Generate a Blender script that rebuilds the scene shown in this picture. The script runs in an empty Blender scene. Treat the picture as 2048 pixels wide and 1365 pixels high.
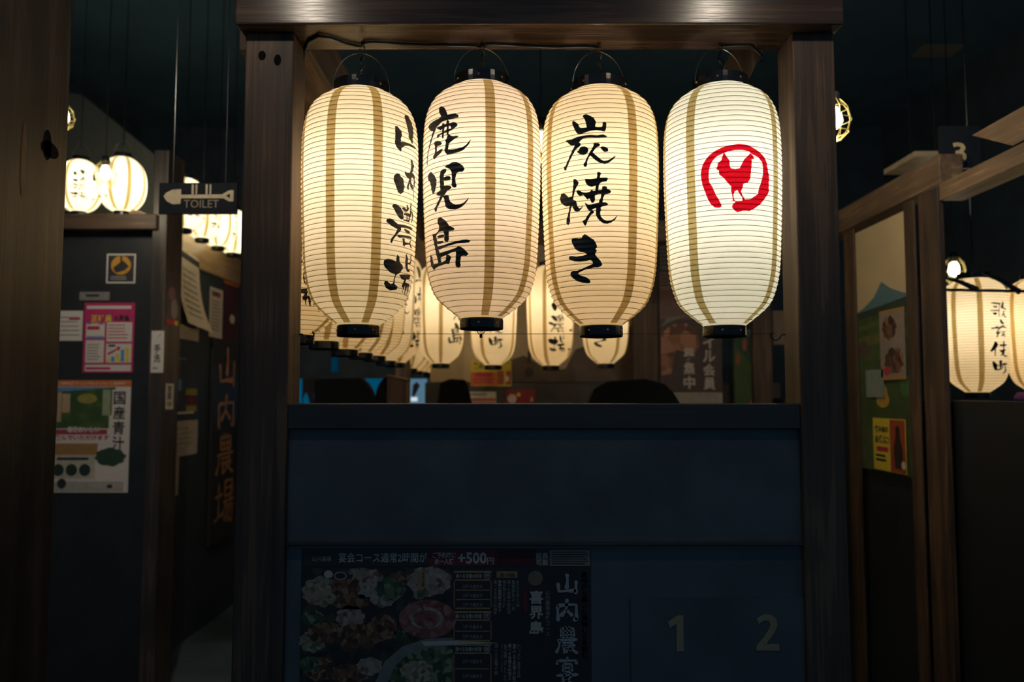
import bpy, bmesh, math, random
from mathutils import Vector, Matrix, geometry
random.seed(4)
S = bpy.context.scene
COL = S.collection
# ------------------------------------------------------------------ camera, world, light, exposure
F = 28.0 / 36.0 * 2048            # focal length in photo pixels
CEIL = 4.1                        # black open ceiling
EYE = 1.5                         # eye height above the floor
PITCH = math.atan(107.5 / F)      # horizon lies at photo row 790
cam = bpy.data.cameras.new('camera'); camo = bpy.data.objects.new('camera', cam); COL.objects.link(camo)
cam.lens = 28; cam.sensor_width = 36; cam.clip_start = .02; cam.clip_end = 60
camo.location = (0, 0, EYE); camo.rotation_euler = (math.pi / 2 + PITCH, 0, 0)
cam.dof.use_dof = True; cam.dof.focus_distance = 1.72; cam.dof.aperture_fstop = 3.0
S.camera = camo
W = bpy.data.worlds.new('night'); S.world = W; W.use_nodes = True
W.node_tree.nodes['Background'].inputs[0].default_value = (.034, .068, .105, 1)
W.node_tree.nodes['Background'].inputs[1].default_value = 1
S.view_settings.view_transform = 'Standard'; S.view_settings.look = 'None'
S.view_settings.exposure = 0; S.view_settings.gamma = 1; S.view_settings.use_curve_mapping = False
S.cycles.sample_clamp_indirect = 6
LANTERN_W = 1.6                   # watts in a full size lantern

# ------------------------------------------------------------------ geometry helpers
SP, CP = math.sin(PITCH), math.cos(PITCH)
def ray(px, py):
    a, b = (px - 1024) / F, -(py - 682.5) / F
    return Vector((a, CP - b * SP, SP + b * CP))
def onY(px, py, Y):
    r = ray(px, py); t = Y / r.y; return Vector((r.x * t, Y, EYE + r.z * t))
def onX(px, py, X):
    r = ray(px, py); t = X / r.x; return Vector((X, r.y * t, EYE + r.z * t))
def onZ(px, py, Z):
    r = ray(px, py); t = (Z - EYE) / r.z; return Vector((r.x * t, r.y * t, Z))

class MB:
    def __init__(s): s.v = []; s.f = []
    def face(s, pts):
        n = len(s.v); s.v += [tuple(p) for p in pts]; s.f.append(tuple(range(n, n + len(pts)))); return s
    def grid(s, rows, close=False, flip=False):
        n = len(s.v); R = len(rows); C = len(rows[0])
        for r in rows: s.v += [tuple(p) for p in r]
        for i in range(R - 1):
            for j in range(C if close else C - 1):
                k = (j + 1) % C
                q = (n + i * C + j, n + i * C + k, n + (i + 1) * C + k, n + (i + 1) * C + j)
                s.f.append(q[::-1] if flip else q)
        return s
    def lathe(s, prof, n=24, c=(0, 0, 0)):
        rows = [[(c[0] + r * math.cos(2 * math.pi * k / n), c[1] + r * math.sin(2 * math.pi * k / n), c[2] + z) for k in range(n)] for r, z in prof]
        return s.grid(rows, True)
    def tube(s, pts, r, n=6, caps=True):
        pts = [Vector(p) for p in pts]; rows = []
        up = Vector((0.31, .17, .93))
        for i, p in enumerate(pts):
            t = (pts[min(i + 1, len(pts) - 1)] - pts[max(i - 1, 0)]).normalized()
            a = t.cross(up)
            if a.length < .05: a = t.cross(Vector((1, 0, 0)))
            a.normalize(); b = t.cross(a)
            rr = r[i] if isinstance(r, (list, tuple)) else r
            rows.append([p + rr * (math.cos(2 * math.pi * k / n) * a + math.sin(2 * math.pi * k / n) * b) for k in range(n)])
        s.grid(rows, True)
        if caps: s.face(rows[0][::-1]); s.face(rows[-1])
        return s
    def box(s, x0, x1, y0, y1, z0, z1):
        n = len(s.v)
        s.v += [(x, y, z) for z in (z0, z1) for y in (y0, y1) for x in (x0, x1)]
        for q in ((0, 2, 3, 1), (4, 5, 7, 6), (0, 1, 5, 4), (2, 6, 7, 3), (0, 4, 6, 2), (1, 3, 7, 5)): s.f.append(tuple(n + i for i in q))
        return s
    def prism(s, poly, d):          # poly: list of 3d points, extruded by vector d
        d = Vector(d); a = [Vector(p) for p in poly]; b = [p + d for p in a]
        s.face(a[::-1]); s.face(b)
        for i in range(len(a)):
            j = (i + 1) % len(a); s.face((a[i], a[j], b[j], b[i]))
        return s
    def build(s, name, mat, parent=None, smooth=False, bevel=0, weld=False):
        me = bpy.data.meshes.new(name); me.from_pydata(s.v, [], s.f); me.update()
        return link(name, me, mat, parent, smooth, bevel, weld)

def link(name, me, mat, parent=None, smooth=False, bevel=0, weld=False):
    bm = bmesh.new(); bm.from_mesh(me)
    if weld or bevel: bmesh.ops.remove_doubles(bm, verts=bm.verts, dist=1e-5)
    if bevel:
        bmesh.ops.recalc_face_normals(bm, faces=bm.faces)
        bmesh.ops.bevel(bm, geom=list(bm.edges), offset=bevel, segments=2, affect='EDGES', profile=.5, clamp_overlap=True)
    if smooth:
        for f in bm.faces: f.smooth = True
    bm.to_mesh(me); bm.free()
    me.materials.clear(); me.materials.append(mat)
    o = bpy.data.objects.new(name, me); COL.objects.link(o)
    if parent: o.parent = parent
    return o
def tag(o, label=None, cat=None, group=None, kind=None):
    if label: o['label'] = label
    if cat: o['category'] = cat
    if group: o['group'] = group
    if kind: o['kind'] = kind
    return o
def empty(name, loc=(0, 0, 0)):
    o = bpy.data.objects.new(name, None); o.location = loc; o.empty_display_size = .05; COL.objects.link(o); return o
def point(parent, loc, watts, color, r=.02, name='lamp_light'):
    l = bpy.data.lights.new(name, 'POINT'); l.energy = watts; l.color = color; l.shadow_soft_size = r
    o = bpy.data.objects.new(name, l); COL.objects.link(o); o.location = loc
    if parent: o.parent = parent
    return o

# ------------------------------------------------------------------ materials
def newmat(name):
    m = bpy.data.materials.new(name); m.use_nodes = True; nt = m.node_tree; nt.nodes.clear()
    out = nt.nodes.new('ShaderNodeOutputMaterial'); return m, nt, out
def srgb(r, g, b): return tuple(((c / 255) / 12.92 if c / 255 <= .04045 else ((c / 255 + .055) / 1.055) ** 2.4) for c in (r, g, b)) + (1,)
def ramp(nt, stops):
    n = nt.nodes.new('ShaderNodeValToRGB'); e = n.color_ramp.elements
    while len(e) > 1: e.remove(e[-1])
    e[0].position, e[0].color = stops[0]
    for p, c in stops[1:]:
        x = e.new(p); x.color = c
    return n
def plain(name, col, rough=.6, metal=0, noise=.12, scale=40, spec=.5, bump=0):
    m, nt, out = newmat(name); b = nt.nodes.new('ShaderNodeBsdfPrincipled')
    tc = nt.nodes.new('ShaderNodeTexCoord'); nz = nt.nodes.new('ShaderNodeTexNoise'); nz.inputs['Scale'].default_value = scale; nz.inputs['Detail'].default_value = 4
    nt.links.new(tc.outputs['Object'], nz.inputs['Vector'])
    c = col[:3]
    r = ramp(nt, [(.3, tuple(x * (1 - noise) for x in c) + (1,)), (.7, tuple(min(1, x * (1 + noise)) for x in c) + (1,))])
    nt.links.new(nz.outputs['Fac'], r.inputs[0]); nt.links.new(r.outputs[0], b.inputs['Base Color'])
    b.inputs['Roughness'].default_value = rough; b.inputs['Metallic'].default_value = metal; b.inputs['Specular IOR Level'].default_value = spec
    if bump:
        bp = nt.nodes.new('ShaderNodeBump'); bp.inputs['Strength'].default_value = bump; bp.inputs['Distance'].default_value = .002
        nt.links.new(nz.outputs['Fac'], bp.inputs['Height']); nt.links.new(bp.outputs[0], b.inputs['Normal'])
    nt.links.new(b.outputs[0], out.inputs[0]); return m
def wood(name, dark, light, axis='x', rough=.42, bump=.35, fine=90):
    m, nt, out = newmat(name); b = nt.nodes.new('ShaderNodeBsdfPrincipled')
    tc = nt.nodes.new('ShaderNodeTexCoord')
    def mapped(along, across):
        mp = nt.nodes.new('ShaderNodeMapping'); sc = [across] * 3; sc['xyz'.index(axis)] = along
        mp.inputs['Scale'].default_value = sc; nt.links.new(tc.outputs['Object'], mp.inputs['Vector']); return mp
    n1 = nt.nodes.new('ShaderNodeTexNoise'); n1.inputs['Scale'].default_value = 1; n1.inputs['Detail'].default_value = 5; n1.inputs['Distortion'].default_value = .8
    nt.links.new(mapped(1.6, 26).outputs[0], n1.inputs['Vector'])
    n2 = nt.nodes.new('ShaderNodeTexNoise'); n2.inputs['Scale'].default_value = 1; n2.inputs['Detail'].default_value = 3
    nt.links.new(mapped(4, fine * 2.2).outputs[0], n2.inputs['Vector'])
    n3 = nt.nodes.new('ShaderNodeTexNoise'); n3.inputs['Scale'].default_value = 3.5; n3.inputs['Detail'].default_value = 2
    nt.links.new(tc.outputs['Object'], n3.inputs['Vector'])
    mx = nt.nodes.new('ShaderNodeMath'); mx.operation = 'MULTIPLY_ADD'; mx.inputs[1].default_value = .45
    nt.links.new(n2.outputs['Fac'], mx.inputs[0]); nt.links.new(n1.outputs['Fac'], mx.inputs[2])
    m2 = nt.nodes.new('ShaderNodeMath'); m2.operation = 'MULTIPLY_ADD'; m2.inputs[1].default_value = .5
    nt.links.new(n3.outputs['Fac'], m2.inputs[0]); nt.links.new(mx.outputs[0], m2.inputs[2])
    r = ramp(nt, [(.62, dark + (1,)), (.95, tuple((p + q) / 2 for p, q in zip(dark, light)) + (1,)), (1.0, light + (1,))])
    sub = nt.nodes.new('ShaderNodeMath'); sub.operation = 'SUBTRACT'; sub.inputs[1].default_value = .1
    nt.links.new(m2.outputs[0], sub.inputs[0]); nt.links.new(sub.outputs[0], r.inputs[0])
    nt.links.new(r.outputs[0], b.inputs['Base Color']); b.inputs['Roughness'].default_value = rough
    bp = nt.nodes.new('ShaderNodeBump'); bp.inputs['Strength'].default_value = bump; bp.inputs['Distance'].default_value = .0015
    nt.links.new(mx.outputs[0], bp.inputs['Height']); nt.links.new(bp.outputs[0], b.inputs['Normal'])
    nt.links.new(b.outputs[0], out.inputs[0]); return m
def paper_lit(name, refl, trans, scale=140, mottle=.06):
    m, nt, out = newmat(name); d = nt.nodes.new('ShaderNodeBsdfDiffuse'); t = nt.nodes.new('ShaderNodeBsdfTranslucent'); mix = nt.nodes.new('ShaderNodeMixShader')
    tc = nt.nodes.new('ShaderNodeTexCoord'); nz = nt.nodes.new('ShaderNodeTexNoise'); nz.inputs['Scale'].default_value = scale; nz.inputs['Detail'].default_value = 3
    nt.links.new(tc.outputs['Object'], nz.inputs['Vector'])
    r = ramp(nt, [(.3, tuple(x * (1 - mottle) for x in trans) + (1,)), (.7, trans + (1,))])
    nt.links.new(nz.outputs['Fac'], r.inputs[0]); nt.links.new(r.outputs[0], t.inputs['Color'])
    d.inputs['Color'].default_value = refl + (1,); mix.inputs[0].default_value = .5
    nt.links.new(d.outputs[0], mix.inputs[1]); nt.links.new(t.outputs[0], mix.inputs[2]); nt.links.new(mix.outputs[0], out.inputs[0]); return m
def emit(name, col, power):
    m, nt, out = newmat(name); e = nt.nodes.new('ShaderNodeEmission'); e.inputs[0].default_value = col; e.inputs[1].default_value = power
    nt.links.new(e.outputs[0], out.inputs[0]); return m
def glass(name):
    m, nt, out = newmat(name); g = nt.nodes.new('ShaderNodeBsdfGlossy'); t = nt.nodes.new('ShaderNodeBsdfTransparent'); mix = nt.nodes.new('ShaderNodeMixShader'); mix.inputs[0].default_value = .08
    g.inputs['Roughness'].default_value = .05
    nt.links.new(t.outputs[0], mix.inputs[1]); nt.links.new(g.outputs[0], mix.inputs[2]); nt.links.new(mix.outputs[0], out.inputs[0]); return m
def blotch(name, stops, scale=30, rough=.5, kind='voronoi', stretch=(1, 1, 1)):
    m, nt, out = newmat(name); b = nt.nodes.new('ShaderNodeBsdfPrincipled'); tc = nt.nodes.new('ShaderNodeTexCoord')
    mp = nt.nodes.new('ShaderNodeMapping'); mp.inputs['Scale'].default_value = stretch; nt.links.new(tc.outputs['Object'], mp.inputs['Vector'])
    if kind == 'voronoi':
        v = nt.nodes.new('ShaderNodeTexVoronoi'); v.inputs['Scale'].default_value = scale; sep = nt.nodes.new('ShaderNodeSeparateColor')
        nt.links.new(v.outputs['Color'], sep.inputs[0]); src = sep.outputs[0]
    else:
        v = nt.nodes.new('ShaderNodeTexNoise'); v.inputs['Scale'].default_value = scale; v.inputs['Detail'].default_value = 4; src = v.outputs['Fac']
    nt.links.new(mp.outputs[0], v.inputs['Vector'])
    r = ramp(nt, stops); nt.links.new(src, r.inputs[0]); nt.links.new(r.outputs[0], b.inputs['Base Color']); b.inputs['Roughness'].default_value = rough
    nt.links.new(b.outputs[0], out.inputs[0]); return m

WD, WL = (.040, .026, .019), (.150, .088, .052)
M = {}
for ax in 'xyz':
    M['wood_' + ax] = wood('dark stained wood ' + ax, WD, WL, ax, rough=.58)
    M['pale_' + ax] = wood('worn brown wood ' + ax, (.10, .066, .042), (.26, .17, .10), ax, rough=.5)
M['lacquer_x'] = wood('lacquered dark wood', (.030, .020, .017), (.105, .060, .038), 'x', rough=.24, bump=.6, fine=120)
M['near_wood'] = wood('smoke dark timber', (.026, .024, .023), (.085, .062, .046), 'z')
M['sill'] = wood('black stained sill wood', (.030, .030, .030), (.055, .05, .046), 'x')
M['knot'] = plain('wood knot', (.008, .007, .007), .9, spec=.1, noise=.4, scale=120)
M['black_paint'] = plain('black painted panel', (.085, .10, .11), .55, noise=.25, scale=6, bump=.1)
M['dark_wall'] = plain('navy black wall paint', (.075, .115, .15), .6, noise=.2, scale=5)
M['ceiling'] = plain('navy ceiling paint', (.09, .19, .29), .8, noise=.15, scale=3)
M['floor'] = plain('dark floor tile', (.09, .13, .17), .35, noise=.2, scale=8)
M['paper'] = paper_lit('lantern paper', (.85, .65, .22), (1.0, .93, .80))
M['paper_warm'] = paper_lit('warm lantern paper', (.85, .63, .20), (1.0, .91, .74))
M['paper_cool'] = paper_lit('whiter lantern paper', (.84, .78, .58), (.97, .97, .86))
M['strip'] = paper_lit('doubled lantern paper', (.44, .33, .14), (.82, .66, .33), mottle=.15)
M['rib'] = paper_lit('lantern rib', (.24, .14, .05), (.50, .34, .14))
M['ink'] = plain('black brush ink', (.012, .014, .017), .5, noise=.3, scale=200)
M['red_ink'] = paper_lit('red emblem ink', (.55, .005, .02), (1.0, .01, .035), mottle=.1)
M['ring'] = plain('black lacquer ring', (.010, .011, .013), .18, noise=.2)
M['brass'] = plain('dull brass', (.55, .38, .16), .35, 1, scale=300)
M['black_wire'] = plain('black cable', (.012, .012, .013), .35)
M['steel_wire'] = plain('steel wire', (.30, .27, .22), .3, 1)
M['gold'] = plain('matt gold lettering', (.36, .29, .17), .45, noise=.1, scale=150)
M['white_paper'] = plain('white paper', (.66, .62, .58), .75, noise=.05, scale=60)
M['grey_print'] = plain('grey print', (.30, .28, .27), .7)
M['dark_print'] = plain('black print', (.03, .03, .035), .6)
M['red_print'] = plain('red print', (.50, .03, .06), .6)
M['pink_print'] = plain('magenta print', (.50, .03, .14), .6)
M['orange_print'] = plain('orange print', (.62, .17, .04), .6)
M['yellow_print'] = plain('yellow print', (.72, .56, .05), .6)
M['blue_print'] = plain('blue print', (.10, .28, .58), .6)
M['green_print'] = plain('green print', (.06, .16, .05), .6)
M['bulb'] = emit('lit bulb', (1, .93, .72, 1), 9)
M['glass'] = glass('clear lamp glass')
M['cage'] = plain('brass lamp cage', (.75, .62, .22), .35, .8)

# ------------------------------------------------------------------ text and prints on flat sheets
def text_mesh(body, bold=0.0, vertical=False, spacing=1.0):
    cu = bpy.data.curves.new('t', 'FONT'); cu.body = '\n'.join(body) if vertical else body; cu.offset = bold; cu.align_x = 'CENTER'; cu.resolution_u = 2; cu.space_line = spacing
    o = bpy.data.objects.new('t', cu); COL.objects.link(o); dg = bpy.context.evaluated_depsgraph_get(); dg.update()
    me = bpy.data.meshes.new_from_object(o.evaluated_get(dg)); bpy.data.objects.remove(o); bpy.data.curves.remove(cu); return me
def lettering(parent, body, box, mat, bold=.012, vertical=False, z=.0012, name='lettering', spacing=1.0, split=False):
    x0, y0, x1, y1 = box
    if split:
        n = len(body); h = (y1 - y0) / n
        for i, ch in enumerate(body): lettering(parent, ch, (x0, y1 - h * (i + .94), x1, y1 - h * (i + .06)), mat, bold, False, z, 'character')
        return
    me = text_mesh(body, bold, vertical, spacing)
    xs = [v.co.x for v in me.vertices]; ys = [v.co.y for v in me.vertices]
    ax, bx, ay, by = min(xs), max(xs), min(ys), max(ys)
    for v in me.vertices:
        v.co = (x0 + (v.co.x - ax) / max(1e-6, bx - ax) * (x1 - x0), y0 + (v.co.y - ay) / max(1e-6, by - ay) * (y1 - y0), z)
    return link(name, me, mat, parent)
STROKES = {
 '山': [[(50,4),(52,35),(48,72)], [(14,44),(18,84),(50,80),(86,80)], [(86,34),(84,96)]],
 '内': [[(12,30),(15,96)], [(12,33),(50,28),(86,28),(87,90),(74,84)], [(50,4),(46,48),(24,76)], [(46,48),(72,74)]],
 '農': [[(25,10),(28,42)], [(25,12),(75,10),(74,41)], [(42,2),(43,42)], [(58,2),(58,42)], [(26,26),(74,25)], [(27,41),(75,40)], [(10,52),(90,49)], [(20,52),(18,75),(6,97)], [(30,61),(75,60)], [(28,72),(82,70)], [(38,72),(36,96),(52,88)], [(76,76),(55,86)], [(45,73),(92,98)]],
 '場': [[(4,38),(40,35)], [(22,10),(22,80)], [(2,86),(42,74)], [(52,8),(52,40)], [(52,9),(88,8),(87,40)], [(53,24),(87,23)], [(53,40),(87,39)], [(44,52),(97,49)], [(60,52),(40,82)], [(56,62),(92,60),(87,97),(75,90)], [(70,62),(50,92)], [(82,62),(63,95)]],
 '宴': [[(50,1),(50,12)], [(12,14),(9,29)], [(12,15),(88,14),(83,27)], [(34,26),(34,54)], [(34,27),(66,26),(66,54)], [(35,40),(66,39)], [(34,54),(66,53)], [(6,67),(94,63)], [(42,55),(30,80),(72,97)], [(66,64),(54,83),(20,98)]]}
def brush(parent, ch, box, mat, z=.0013, w=5.2):      # brush strokes: thick at the start, thinner in the run, a soft end
    x0, y0, x1, y1 = box; mb = MB(); fx = lambda p: (x0 + p[0] / 100 * (x1 - x0), y1 - p[1] / 100 * (y1 - y0), z)
    if len(STROKES[ch]) > 8: w *= .72
    for st in STROKES[ch]:
        P = []
        for i in range(len(st) - 1):
            for k in range(6): t = k / 6; P.append((st[i][0] + (st[i + 1][0] - st[i][0]) * t, st[i][1] + (st[i + 1][1] - st[i][1]) * t))
        P.append(st[-1]); n = len(P); L, R_ = [], []
        for i, p in enumerate(P):
            q, r = P[max(i - 1, 0)], P[min(i + 1, n - 1)]; dx, dy = r[0] - q[0], r[1] - q[1]; m = math.hypot(dx, dy) or 1
            h = w * (1.25 - .6 * math.sin(math.pi * min(1, i / (n - 1) * 1.15))) * (.45 if i in (0, n - 1) else 1)
            L.append((p[0] - dy / m * h, p[1] + dx / m * h)); R_.append((p[0] + dy / m * h, p[1] - dx / m * h))
        for i in range(n - 1): mb.face([fx(L[i]), fx(L[i + 1]), fx(R_[i + 1]), fx(R_[i])])
    return mb.build('character', mat, parent, weld=True)
class Sheet:
    """a flat thing; local x runs right, y up, z out of the face. ux(px), uy(py) turn photo columns/rows inside it to local lengths"""
    def __init__(s, name, origin, ex, ey, w, h, mat, thick=.0015, root=None, px=None):
        ex = Vector(ex).normalized(); ey = Vector(ey).normalized(); ez = ex.cross(ey)
        s.w, s.h = w, h; s.px = px
        s.o = MB().box(0, w, 0, h, -thick, 0).build(name, mat)
        s.o.matrix_world = Matrix(((ex.x, ey.x, ez.x, origin[0]), (ex.y, ey.y, ez.y, origin[1]), (ex.z, ey.z, ez.z, origin[2]), (0, 0, 0, 1)))
    def b(s, x0, y0, x1, y1):           # fractions, y from the top
        if s.px:
            a, t, c, d = s.px; x0, x1 = (x0 - a) / (c - a), (x1 - a) / (c - a); y0, y1 = (y0 - t) / (d - t), (y1 - t) / (d - t)
        return (x0 * s.w, (1 - y1) * s.h, x1 * s.w, (1 - y0) * s.h)
    def rect(s, x0, y0, x1, y1, mat, name='print', z=.0006):
        x0, y0, x1, y1 = s.b(x0, y0, x1, y1)
        return MB().face([(x0, y0, z), (x1, y0, z), (x1, y1, z), (x0, y1, z)]).build(name, mat, s.o)
    def rects(s, lst, mat, name='print', z=.0008):
        mb = MB()
        for q in lst:
            x0, y0, x1, y1 = s.b(*q); mb.face([(x0, y0, z), (x1, y0, z), (x1, y1, z), (x0, y1, z)])
        return mb.build(name, mat, s.o)
    def poly(s, pts, mat, name='print', z=.0008):
        P = [(s.b(x, y, x, y)[0], s.b(x, y, x, y)[1]) for x, y in pts]
        mb = MB(); 
        for t in geometry.tessellate_polygon([[Vector((x, y, 0)) for x, y in P]]): mb.face([(P[i][0], P[i][1], z) for i in t])
        return mb.build(name, mat, s.o)
    def disc(s, x, y, rx, ry, mat, name='print', z=.0008, n=28, wob=0):
        return s.poly([(x + rx * (1 + wob * math.sin(k * 2.3 + x)) * math.cos(2 * math.pi * k / n), y + ry * (1 + wob * math.sin(k * 1.7 + y)) * math.sin(2 * math.pi * k / n)) for k in range(n)], mat, name, z)
    def text(s, body, x0, y0, x1, y1, mat, **k):
        return lettering(s.o, body, s.b(x0, y0, x1, y1), mat, **k)
    def lines(s, x0, y0, x1, y1, n, mat, fill=.45, name='small_print', z=.001, ragged=.25):
        q = []
        for i in range(n):
            a = y0 + (y1 - y0) * i / n; q.append((x0, a, x1 - (x1 - x0) * ragged * random.random(), a + (y1 - y0) / n * fill))
        return s.rects(q, mat, name, z)
    def vlines(s, x0, y0, x1, y1, n, mat, fill=.4, name='small_print', z=.001):
        return s.rects([(x0 + (x1 - x0) * i / n, y0, x0 + (x1 - x0) * (i + fill) / n, y1 - (y1 - y0) * .35 * random.random()) for i in range(n)], mat, name, z)
def sheetY(name, x0, y0, x1, y1, Y, mat, thick=.0015):      # facing the camera at depth Y, given by photo rectangle
    a = onY((x0 + x1) / 2, y1, Y); t = onY((x0 + x1) / 2, y0, Y); l = onY(x0, (y0 + y1) / 2, Y); r = onY(x1, (y0 + y1) / 2, Y)
    return Sheet(name, (l.x, Y, a.z), (1, 0, 0), (0, 0, 1), r.x - l.x, t.z - a.z, mat, thick, px=(x0, y0, x1, y1))
def sheetX(name, x0, y0, x1, y1, X, mat, thick=.0015):      # on a wall that recedes, plane X; rows taken at the middle column
    m = (x0 + x1) / 2; b = onX(m, y1, X); t = onX(m, y0, X); l = onX(x0, (y0 + y1) / 2, X); r = onX(x1, (y0 + y1) / 2, X)
    d = 1 if X < 0 else -1
    return Sheet(name, (X, l.y, b.z), (0, d, 0), (0, 0, 1), abs(r.y - l.y), t.z - b.z, mat, thick, px=(x0, y0, x1, y1))

# ------------------------------------------------------------------ the setting
def struct(name, mb, mat, bevel=0):
    return tag(mb.build(name, mat, bevel=bevel), kind='structure')
struct('floor', MB().box(-4.2, 4.2, -2.2, 8.2, -.1, 0), M['floor'])
struct('ceiling', MB().box(-4.2, 4.2, -.6, 8.2, CEIL, CEIL + .1), M['ceiling'])
struct('wall_back', MB().box(-4.2, 4.2, 7.6, 7.75, 0, CEIL), M['dark_wall'])
struct('wall_right', MB().box(3.6, 3.75, 1.2, 7.6, 0, CEIL), M['dark_wall'])
struct('wall_left', MB().box(-3.75, -3.6, 1.2, 7.6, 0, CEIL), M['dark_wall'])

# ------------------------------------------------------------------ lantern surface
NR = 48
PROF = [(0, .35), (.013, .415), (.04, .55), (.073, .695), (.106, .785), (.173, .872), (.24, .913), (.37, .942), (.5, .962), (.62, .974), (.74, .972), (.80, .962), (.856, .935), (.90, .885), (.94, .795), (.968, .67), (.99, .53), (1, .467)]
ROUND = [(0, .34), (.03, .50), (.08, .66), (.16, .81), (.26, .92), (.38, .985), (.5, 1.0), (.62, .985), (.74, .92), (.84, .81), (.92, .66), (.97, .50), (1, .36)]
def prof(s, P=PROF):
    s = min(1, max(0, s))
    for i in range(len(P) - 1):
        if s <= P[i + 1][0]: break
    def y(k): return P[min(max(k, 0), len(P) - 1)]
    (x0, a), (x1, b) = y(i), y(i + 1); p0, p3 = y(i - 1), y(i + 2)
    h = x1 - x0; t = (s - x0) / h
    m0 = (b - p0[1]) / (x1 - p0[0]) * h if i > 0 else (b - a); m1 = (p3[1] - a) / (p3[0] - x0) * h if i + 2 < len(P) else (b - a)
    return (2 * t ** 3 - 3 * t * t + 1) * a + (t ** 3 - 2 * t * t + t) * m0 + (-2 * t ** 3 + 3 * t * t) * b + (t ** 3 - t * t) * m1
class Kind:
    def __init__(s, R, H, nr, P): s.R, s.H, s.nr, s.P = R, H, nr, P
    def smooth(s, z): return s.R * prof(z / s.H, s.P)
    def r(s, z, off=0):             # paper sinks in a little between the ribs
        q = z / s.H * s.nr; fr = q - math.floor(q); sag = 4 * fr * (1 - fr)
        return s.smooth(z) - .0011 * sag * (s.R / .13) + off
    def pt(s, th, z, off=0):        # th 0 looks at the camera (-y), grows to the right
        r = s.r(z, off); return (r * math.sin(th), -r * math.cos(th), z)
    def zs(s, sub=4): return [s.H * i / (s.nr * sub) for i in range(s.nr * sub + 1)]
LONG = Kind(.130, .525, NR, PROF)
SHORT = Kind(.122, .290, 26, ROUND)
MIDDLE = Kind(.130, .470, 42, PROF)
def body_mesh(K, n=72):
    mb = MB(); mb.grid([[K.pt(2 * math.pi * j / n, z) for j in range(n)] for z in K.zs()], True)
    me = bpy.data.meshes.new('paper_body'); me.from_pydata(mb.v, [], mb.f); return me
def rib_mesh(K, n=72):
    mb = MB(); w = .00065
    for i in range(1, K.nr):
        z = K.H * i / K.nr; r = K.smooth(z)
        ring = []
        for dr, dz in ((-.0003, -w), (.0007, -w * .6), (.0007, w * .6), (-.0003, w)):
            ring.append([((r + dr) * math.sin(2 * math.pi * j / n), -(r + dr) * math.cos(2 * math.pi * j / n), z + dz) for j in range(n)])
        mb.grid(ring, True)
    me = bpy.data.meshes.new('ribs'); me.from_pydata(mb.v, [], mb.f); return me
def strip_mesh(K, w=.0205):
    mb = MB(); rows = []
    for z in K.zs(4)[1:-1]:
        hw = w / 2 * (.62 + .38 * K.smooth(z) / K.R) / K.smooth(z) + .012 * math.sin(z * 61) * .0008 / K.R
        rows.append([K.pt(-hw + 2 * hw * j / 4, z, .0007) for j in range(5)])
    mb.grid(rows); me = bpy.data.meshes.new('paper_strip'); me.from_pydata(mb.v, [], mb.f); return me
def ring_profile(r, h): return [(r * .93, 0), (r, 0), (r * 1.005, h * .5), (r, h), (r * .93, h), (r * .93, 0)]

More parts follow.
